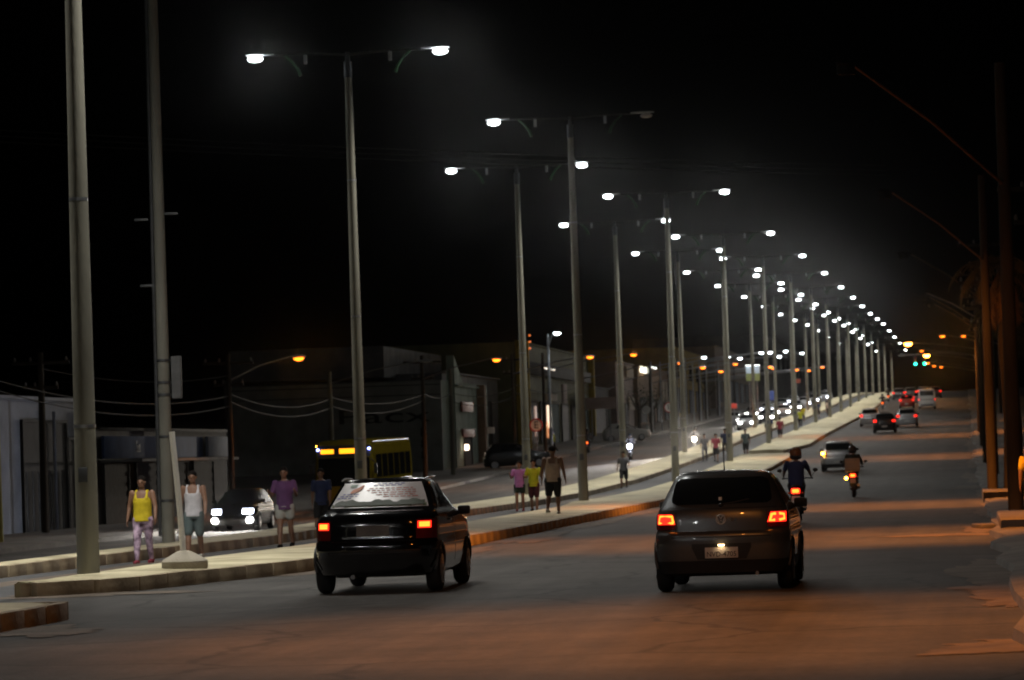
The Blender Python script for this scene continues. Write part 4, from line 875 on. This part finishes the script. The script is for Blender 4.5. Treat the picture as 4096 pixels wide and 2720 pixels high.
# ------------------------------------------------------------------ left-hand buildings
def wallm(n, c, **k): return mat('wall_' + n, c, .9, vary=k.pop('vary', .22), scale=k.pop('scale', .9), bump=.3, bscale=12, spec=.05, **k)
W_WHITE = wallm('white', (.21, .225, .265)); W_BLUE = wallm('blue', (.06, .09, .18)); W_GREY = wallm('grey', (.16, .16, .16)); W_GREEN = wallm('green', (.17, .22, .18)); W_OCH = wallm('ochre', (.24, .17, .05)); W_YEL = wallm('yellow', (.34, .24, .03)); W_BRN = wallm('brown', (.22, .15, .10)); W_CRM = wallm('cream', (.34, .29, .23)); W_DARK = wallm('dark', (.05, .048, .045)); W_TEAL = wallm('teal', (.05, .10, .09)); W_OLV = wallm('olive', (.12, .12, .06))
M_METAL = mat('shutter_metal', (.08, .08, .08), .8, .1, vary=.3, spec=.1); M_TILE = mat('roof_tile', (.16, .09, .06), .9, vary=.3, scale=3)
def bldg(name, label, v0, v1, u0, u1, h, m, cat='building', parapet=.3, roof=M_DSTEEL):
    """box of walls from v0 (street) back to v1, u0..u1 along the street"""
    g = zg(-30, (u0 + u1) / 2) + .1; t = thing(name, label, cat, (v0, u0, g)); d = v0 - v1; L = u1 - u0
    q = MB(); q.box((-.12, L / 2, h / 2 - .6), (.24, L, h + 1.2)); q.build('front_wall', m, t)
    q = MB(); q.box((-d / 2 - .12, .12, h / 2 - .6), (d - .24, .24, h + 1.2)); q.build('side_wall', m, t)
    q = MB(); q.box((-d / 2 - .12, L - .12, h / 2 - .6), (d - .24, .24, h + 1.2)); q.build('side_wall', m, t)
    q = MB(); q.box((-d + .12, L / 2, h / 2 - .6), (.24, L - .48, h + 1.2)); q.build('back_wall', m, t)
    q = MB(); q.box((-d / 2, L / 2, h - parapet), (d - .48, L - .48, .15)); q.build('roof', roof, t)
    q = MB(); q.box((.02, L / 2, h + .04), (.36, L + .1, .12), ch=.02); q.build('coping', m, t)
    return t, L
def opening(t, y0, y1, z0, z1, name='door', m=M_METAL, frame=True, slats=0, x=0.0):
    q = MB(); q.box((x + .02, (y0 + y1) / 2, (z0 + z1) / 2), (.06, y1 - y0, z1 - z0)); o = q.build(name, m, t)
    if frame:
        q = MB(); w = .09
        q.box((x + .05, y0 - w / 2, (z0 + z1) / 2), (.12, w, z1 - z0 + .1)); q.box((x + .05, y1 + w / 2, (z0 + z1) / 2), (.12, w, z1 - z0 + .1)); q.box((x + .055, (y0 + y1) / 2, z1 + w / 2 + .003), (.13, y1 - y0 + .18, w)); q.build('frame', W_DARK, o)
    for k in range(slats):
        zz = z0 + (z1 - z0) * (k + .5) / slats; MB().box((x + .06, (y0 + y1) / 2, zz), (.03, y1 - y0 - .04, (z1 - z0) / slats * .55)).build('slat', m, o)
    return o
def board(t, y, z, w, h, m, x=.15, name='sign_board', txt=None, tm=None, size=.5, th=.12, yaw=0):
    q = MB(); q.box((x, y, z), (th, w, h), ch=.015); o = q.build(name, m, t)
    return o
# far-left white garage with a big dark doorway
t, L = bldg('white_garage', 'white garage with a wide dark doorway at the far left', -32.3, -42, 112, 134.6, 4.7, W_WHITE)
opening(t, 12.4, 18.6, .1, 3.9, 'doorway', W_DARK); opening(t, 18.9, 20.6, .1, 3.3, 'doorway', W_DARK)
for k in range(8): MB().tube([(.1, 12.6 + k * .85, .1), (.1, 12.6 + k * .85, 2.2)], .025, 5).build('gate_bar', M_DSTEEL, t)
for y in (16.5, 20.9): MB().tube([(.16, y, 0), (.16, y, 4.3)], .06, 8).build('downpipe', W_WHITE, t)
q = MB(); q.tube([(.12, 21.6 + .22 * math.cos(a), 4.0 + .22 * math.sin(a)) for a in [2 * math.pi * k / 20 for k in range(17)]], .025, 6); q.build('cable_loop', M_BLK, t)
MB().box((.1, 21.9, 1.6), (.12, .35, .5), ch=.02).build('meter_box', W_GREY, t)
# dark low shop with a long blue sign band
t, L = bldg('blue_sign_shop', 'low dark shop under a long faded blue sign', -32.3, -42, 135.4, 160, 3.6, W_DARK)
b_ = board(t, 9.5, 2.95, 18, .85, W_BLUE); lettering('sign_letters', 'Set', .62, mat('faded_ink', (.02, .03, .07), .8), b_, (.22, 6.2, 2.95), R(90), extrude=.01)
board(t, 21.3, 2.95, 5.2, .85, wallm('pale_sign', (.24, .28, .36)), x=.35); MB().box((.9, 9.5, 2.42), (1.6, 18.4, .1)).build('awning', W_GREY, t)
for k in range(4): opening(t, 1 + k * 5.4, 5 + k * 5.4, 0, 2.3, 'shutter', mat('dark_shutter', (.03, .029, .028), .9, vary=.3, spec=.05), slats=6)
# lettered warehouse: a side wall that faces the camera
g = zg(-30, 226) + .1
t = thing('warehouse', 'grey warehouse whose side wall carries large dark letters', 'building', (-31.5, 222, g))
q = MB(); q.box((-6.6, .15, 2.35), (13.2, .3, 6.2)); q.build('side_wall', wallm('warehouse', (.27, .275, .25)), t)
q = MB(); q.box((-.15, 11, 2.35), (.3, 21.4, 6.2)); q.build('front_wall', W_GREEN, t)
q = MB(); q.box((-6.9, 11, 5.42), (12.6, 21.4, .12)); q.build('roof', M_DSTEEL, t)
M_LETT = mat('letter_black', (.012, .012, .012), .8)
lettering('wall_letters', 'Pacx', 1.25, M_LETT, t, (-3.6, -.02, 3.35), width=5.6, extrude=.012)
lettering('wall_letters', 'B', .8, M_LETT, t, (-1.15, -.02, 2.3), extrude=.012)
for k in range(2): lettering('wall_letters', '8', .8, M_LETT, t, (-1.15, -.02, 1.6 - .7 * k), extrude=.012)
for zz in (4.6, 5.2): MB().box((-6.6, -.015, zz), (13.1, .03, .05)).build('wall_joint', W_DARK, t)
# pale green gable frontage with red panels
t, L = bldg('green_frontage', 'pale green shop frontage with two red panels', -31.2, -33, 226, 236.5, 5.0, wallm('palegreen', (.24, .30, .25)))
q = MB(); q.prism([(0, 5.0), (4.4, 5.0), (0, 6.9)], -.5, 0.0, 'x'); q.build('gable', wallm('palegreen', (.24, .30, .25)), t)
M_REDP = mat('red_panel', (.26, .07, .05), .6, vary=.15); board(t, 4.3, 3.75, 5.2, .62, M_REDP); board(t, 4.6, 2.1, 5.4, .5, M_REDP)
opening(t, 3.2, 6.6, 0, 1.85, 'door', W_DARK); MB().box((.3, 2.4, 1.2), (.25, .25, .35), ch=.05).build('wall_lamp', glow('shop_lamp', (1, .75, .55), 6), t)
q = MB(); q.box((.25, 10.6, 2.5), (.5, .9, 5.4), ch=.03); q.build('pillar', W_BRN, t)
board(t, 12.5, 2.3, 3.8, .42, W_CRM, x=.5)
# long grey block behind, with the shut dark front
t, L = bldg('grey_block', 'long grey flat-roofed block behind the parked dark car', -33.6, -48, 237.5, 266, 5.6, W_GREY)
opening(t, 1.5, 24, 0, 3.9, 'shutter', W_DARK, slats=12)
q = MB(); q.box((-8, 8, 6.3), (10, 26, 2.0)); q.build('roof_storey', wallm('greyb', (.20, .195, .19)), t)
# yellow-pillared shop
t, L = bldg('yellow_shop', 'tall olive shop with yellow corner pillars and small lit signs', -32.2, -44, 266.5, 319, 7.4, W_OLV)
for y in (.3, 3.6, 51.6): MB().box((.2, y, 3.5), (.55, .8, 8.0), ch=.03).build('pillar', W_YEL, t)
MB().box((.25, 26, 5.6), (.4, 46, .9), ch=.02).build('fascia', W_DARK, t)
MB().box((.42, 16.5, 5.75), (.1, 9, .12)).build('fascia_lamp', glow('fascia_lamp', (1, .85, .7), .9), t)
for k, y in enumerate((6.5, 13.5, 21, 28.5, 36, 43.5)): opening(t, y, y + 5.2, 0, 3.1, 'shutter', [M_METAL, W_DARK, W_TEAL][k % 3], slats=5)
board(t, 24, 3.9, 3.0, 1.5, wallm('pinkish', (.30, .22, .19)), x=.8); board(t, 14, 3.5, 7, .5, W_CRM, x=.9); board(t, 40, 3.5, 5, 1.2, W_TEAL, x=.6)
MB().box((1.0, 10.3, 2.0), (.12, .55, 1.7), ch=.02).build('lit_sign', glow('warm_sign', (1.0, .72, .52), 1.6), t)
MB().box((1.0, 9.4, 1.0), (.12, 1.2, 1.2), ch=.02).build('lit_doorway', glow('orange_door', (1.0, .38, .14), .55), t)
MB().box((1.0, 2.2, 1.6), (.12, .5, 2.2), ch=.02).build('lit_poster', glow('poster', (.9, .6, .5), .35), t)
MB().box((1.1, 33.5, 2.7), (.2, .7, .3), ch=.02).build('lit_sign', glow('warm_sign', (1.0, .72, .52), 1.6), t)
for k in range(3): MB().box((.55, 3.9, 7.0 + .48 * k), (.1, .34, .10), ch=.02).build('orange_lamp', glow('orange_sign', (1.0, .20, .02), 1.3), t)
# dark stretch with trees, pinkish block, brown shops
t, L = bldg('dark_shed', 'low dark shed behind the parked white car', -33, -44, 320, 344, 4.2, W_DARK)
opening(t, 3, 20, 0, 2.8, 'shutter', M_METAL, slats=6)
t, L = bldg('pink_block', 'narrow pinkish block with pale panels past the shed', -32.4, -42, 345, 363, 6.4, wallm('pink', (.22, .17, .15)))
board(t, 13, 5.6, 8, 1.0, W_CRM); board(t, 14, 2.6, 6, 1.2, W_CRM)
for y in (2, 8): opening(t, y, y + 3, 0, 2.5, 'shutter', M_METAL, slats=5)
t, L = bldg('brown_shop', 'brown shop with a small lit white window up top', -32.4, -44, 368, 412, 5.6, W_BRN)
MB().box((.2, 5.0, 5.3), (.2, 5.5, .62), ch=.02).build('lit_window', glow('lit_window', (1.0, .95, .75), 2.6), t); MB().box((.2, 10.0, 5.3), (.2, 3, .5)).build('window', glow('lit_dim', (.8, .85, .7), .4), t)
MB().box((.2, 18, 5.75), (.15, 5, .12)).build('tube_lamp', glow('tube_lamp', (1, 1, .95), 4), t)
for k in range(3): MB().box((.35, 27 + 4.5 * k, 3.4), (.12, 2.6, 2.2), ch=.02).build('panel', W_CRM, t)
for k in range(4): opening(t, 2 + k * 10, 9 + k * 10, 0, 2.4, 'shutter', M_METAL, slats=4)
t, L = bldg('ochre_building', 'ochre two-storey building with a yellow-lit upper wall', -32.4, -46, 413, 470, 7.2, W_OCH)
for k in range(5):
    opening(t, 3 + 11 * k, 8 + 11 * k, 3.9, 5.6, 'window', M_GLASS); opening(t, 2 + 11 * k, 9 + 11 * k, 0, 2.7, 'shutter', M_METAL, slats=4)
t, L = bldg('far_shops', 'row of far shops with a striped white sign and a red sign', -31.5, -46, 471, 560, 7, wallm('farbrown', (.17, .13, .10)))
for k in range(7): opening(t, 3 + 12 * k, 11 + 12 * k, 0, 3, 'shutter', M_METAL)
t, L = bldg('distant_block', 'distant dark block at the end of the left shop row', -30, -50, 562, 700, 9, W_DARK)
for k in range(8): opening(t, 5 + 16 * k, 12 + 16 * k, 4.5, 6.5, 'window', M_GLASS)
# free-standing signs
def post_sign(name, label, v, u, zc, w, h, m, cat='sign', posts=1):
    g = zg(v, u) + .12; t = thing(name, label, cat, (v, u, g))
    for x in ([0] if posts == 1 else [-w * .3, w * .3]): MB().tube([(x, .06, -.2), (x, .06, zc + h / 2)], .05, 8).build('post', M_STEEL, t)
    MB().box((0, -.06, zc), (w, .1, h), ch=.02).build('panel', m, t)
    return t
t = post_sign('billboard', 'lit white and green billboard high above the shops', -19.95, 352, 5.1, 1.2, .1, M_STEEL, 'billboard', 2)
MB().box((0, -.08, 5.35), (1.3, .1, .72), ch=.02).build('lit_panel', glow('bill_white', (.6, .7, .8), .22), t); MB().box((0, -.08, 4.62), (1.3, .1, .7), ch=.02).build('green_panel', glow('bill_green', (.25, .28, .10), .18), t)
MB().box((0, -.2, 5.76), (1.35, .12, .05)).build('tube_lamp', glow('tube_lamp', (1, 1, .95), 4), t)
t = post_sign('shop_sign', 'tall narrow sign of stacked white lit squares', -21.3, 335, 3.0, .1, .1, M_STEEL)
for k in range(7): MB().box((0, -.08, 2.0 + .18 * k), (.34, .1, .165), ch=.03).build('lit_square', glow('lit_square', (.9, .97, .92), .9), t)
post_sign('shop_sign', 'square red sign right of the stacked white squares', -20.85, 336, 2.1, .5, .45, glow('red_sign', (.8, .08, .05), .22))
post_sign('shop_sign', 'dark blue sign board above the oncoming cars', -20.1, 385, 2.5, .85, 1.0, glow('blue_sign', (.05, .08, .28), .22))
post_sign('shop_sign', 'dull red oval sign far along the left side', -21.2, 470, 3.2, 1.1, .5, glow('red_oval', (.45, .10, .05), .18))
t = post_sign('small_billboard', 'small pinkish billboard above the parked white car', -28.5, 290, 3.1, 2.4, .9, wallm('bill_pink', (.36, .28, .26)), 'billboard', 2)
def e_sign(label, v, u):
    g = zg(v, u) + .12; t = thing('parking_sign', label, 'sign', (v, u, g)); n = 28
    MB().tube([(0, .05, -.2), (0, .05, 2.75)], .03, 8).build('post', M_STEEL, t)
    MB().tube([(0, 0, 2.45), (0, -.012, 2.45)], .42, n).build('disc', mat('sign_white', (.75, .75, .72), .5, vary=.05), t)
    MB().tube([(.385 * math.cos(2 * math.pi * k / n), -.016, 2.45 + .385 * math.sin(2 * math.pi * k / n)) for k in range(n + 1)], .04, 6).build('red_rim', mat('sign_red', (.45, .03, .03), .5), t)
    lettering('sign_letter', 'E', .62, M_INK, t, (0, -.02, 2.45)); return t
e_sign('round parking sign with letter E near the pink-shirted woman', -26.75, 230.5); e_sign('round parking sign with letter E farther up, half behind a lamp pole', -24.3, 305)
t = thing('speed_sign', 'small round white sign on the near left kerb', 'sign', (-27.3, 318, zg(-27.3, 318) + .1)); MB().tube([(0, 0, -.2), (0, 0, 2.4)], .03, 8).build('post', M_STEEL, t); MB().tube([(0, -.03, 2.2), (0, -.045, 2.2)], .33, 24).build('disc', mat('sign_white', (.75, .75, .72), .5), t)

# ------------------------------------------------------------------ traffic light gantry
t = thing('traffic_light', 'overhead traffic light with two green lamps far up the road', 'traffic light', (1.6, 452, prof(452)))
MB().tube([(0, 0, -.2), (0, 0, 4.6), (-.6, 0, 5.4), (-4.2, 0, 5.75), (-9.5, 0, 5.6)], [.11, .09, .07, .06, .05], 8).build('mast', M_STEEL, t)
for x in (-7.45, -6.35):
    q = MB(); q.box((x, -.05, 4.95), (.42, .25, 1.1), ch=.03); hd = q.build('signal_head', M_BLK, t)
    for zz, m in ((5.25, M_REDL), (4.9, mat('amber_off', (.35, .12, .02), .4)), (4.5, glow('green_lamp', (.02, 1.0, .60), 12))):
        MB().tube([(x, -.17, zz), (x, -.21, zz)], .15, 16).build('lamp', m, hd); 
# ------------------------------------------------------------------ right pavement: slab, palm, debris, wall
t = thing('concrete_slab', 'low concrete slab at the foot of the brown pole on the right', 'slab', (1.15, 108.5, .0)); MB().box((0, 0, .16), (1.5, 7, .3), ch=.03).build('slab', M_WALK, t); MB().box((-.3, -4.6, .05), (.7, .9, .18), .2, ch=.04).build('broken_piece', M_WALK, t)
t = thing('concrete_kerb', 'worn concrete kerb edge beside the thick dark pole', 'kerb', (1.1, 72.5, 0)); MB().box((0, 0, .12), (1.1, 9, .34), .0, ch=.05).build('slab', M_WALK, t); MB().box((-.75, 1.6, .03), (.45, 1.4, .12), .15, ch=.03).build('broken_piece', M_WALK, t)
def palm(label, v, u, h):
    g = prof(u) + .14; t = thing('palm_tree', label, 'palm tree', (v, u, g)); r2 = random.Random(11)
    MB().tube([(0, 0, -.2), (.05, 0, h * .3), (-.06, .05, h * .65), (0, 0, h)], [.2, .16, .14, .13], 12).build('trunk', M_WOODP, t)
    M_FR = mat('palm_frond', (.10, .085, .03), .7, vary=.4, scale=4); M_DRY = mat('dry_frond', (.22, .13, .05), .85, vary=.4, scale=4)
    for k in range(26):
        dry = k % 3 == 0; a = k * 2.399 + r2.uniform(-.2, .2); L = r2.uniform(1.5, 2.1); el = R(r2.uniform(-5, 55)) if not dry else R(r2.uniform(-60, -25)); q = MB(); n = 12; P = []
        p = Vector((.1 * math.cos(a), .1 * math.sin(a), h - (.25 if dry else 0))); ang = el
        for i in range(n + 1):
            P.append(p.copy()); p += Vector((math.cos(a) * math.cos(ang), math.sin(a) * math.cos(ang), math.sin(ang))) * (L / n); ang -= R(9 if not dry else 6)
        q.tube(P, [.022 * (1 - .8 * i / n) for i in range(n + 1)], 5); sd = Vector((-math.sin(a), math.cos(a), 0))
        for i in range(1, n + 1):
            for s_ in (-1, 1):
                for jj in (0, .5):
                    b0 = P[i].lerp(P[max(i - 1, 0)], jj); d = (P[i] - P[i - 1]).normalized(); ln = .50 * math.sin(math.pi * (.12 + .8 * i / n)) * r2.uniform(.7, 1.1)
                    tip = b0 + sd * s_ * ln * .75 + d * ln * .55 + Vector((0, 0, -ln * r2.uniform(.25, .75)))
                    w = d * .02; q.add([b0 - w, b0 + w, b0.lerp(tip, .6) + w * .9 + Vector((0, 0, .01)), tip, b0.lerp(tip, .6) - w * .9], [(0, 1, 2, 3, 4)])
        q.build('frond', M_DRY if dry else M_FR, t, 0)
    return t
palm('palm tree with dry hanging fronds beside the brown pole', 1.25, 114, 7.0)
palm('second palm farther up the right pavement', 1.9, 142, 6.6)
t = thing('boundary_wall', 'long dark wall behind the right pavement poles', 'wall', (6.2, 50, 0)); MB().box((0, 125, 2.6), (.25, 250, 6.5)).build('wall_face', W_DARK, t); MB().box((0, 125, 5.9), (.4, 250, .12)).build('coping', W_GREY, t)
t = thing('advert_frame', 'pale low box on the right pavement behind the poles', 'box', (2.6, 98, prof(98) + .14)); MB().box((0, 0, .45), (1.0, .7, .9), ch=.03).build('cabinet', W_GREY, t); MB().box((0, 0, .93), (1.1, .8, .06), ch=.01).build('lid', W_CRM, t)
# ------------------------------------------------------------------ trees on the left
def tree(label, v, u, h, cr, seed, n=420):
    g = zg(v, u) + .1; t = thing('tree', label, 'tree', (v, u, g), 0, 'trees on the left side'); r2 = random.Random(seed)
    q = MB(); q.tube([(0, 0, -.2), (.05, 0, h * .35), (-.05, .05, h * .6)], [.18, .14, .09], 10)
    cl = []
    for k in range(9):
        a = k * 2.4; e = r2.uniform(.3, 1.0); c = Vector((math.cos(a) * cr * .62 * r2.uniform(.5, 1), math.sin(a) * cr * .62 * r2.uniform(.5, 1), h * .55 + cr * .9 * (e - .2))); cl.append(c); q.tube([(0, 0, h * .45), (c.x * .5, c.y * .5, (h * .45 + c.z) / 2 - .05), c], [.07, .045, .02], 6)
    q.build('trunk', M_WOODP, t); q = MB()
    for k in range(n):
        c = cl[r2.randrange(len(cl))]; p = c + Vector((r2.gauss(0, .36), r2.gauss(0, .36), r2.gauss(0, .30))) * cr; s_ = r2.uniform(.09, .2)
        m = Matrix.Rotation(r2.uniform(0, 6.3), 4, 'Z') @ Matrix.Rotation(r2.uniform(-1, 1), 4, 'X')
        q.add([p + m @ Vector(w) * s_ for w in ((-.5, 0, 0), (0, -.35, .1), (.6, 0, 0), (0, .35, .1))], [(0, 1, 2, 3)])
    q.build('crown', mat('leaves', (.05, .07, .03), .7, vary=.4, scale=2), t, 0)
tree('dark bushy tree before the pinkish block', -28.6, 325, 4.6, 2.0, 3, 700); tree('second dark tree beside the lit white window', -29.0, 345, 4.0, 1.6, 5, 500); tree('small dark tree by the ochre building', -29, 420, 5.0, 2.0, 9, 500)

# ------------------------------------------------------------------ night haze
mb = MB(); mb.box((-30, 640, 12.5), (260, 1320, 31)); hz = tag(mb.build('haze', None, smooth=0), kind='stuff')
hm = bpy.data.materials.new('haze_air'); hm.use_nodes = True; n = hm.node_tree.nodes; n.remove(n['Principled BSDF'])
pv = n.new('ShaderNodeVolumePrincipled'); pv.inputs['Color'].default_value = (.92, .93, .95, 1); pv.inputs['Density'].default_value = HAZE; pv.inputs['Anisotropy'].default_value = 0.9965
hm.node_tree.links.new(pv.outputs[0], n['Material Output'].inputs['Volume']); hz.data.materials.append(hm)
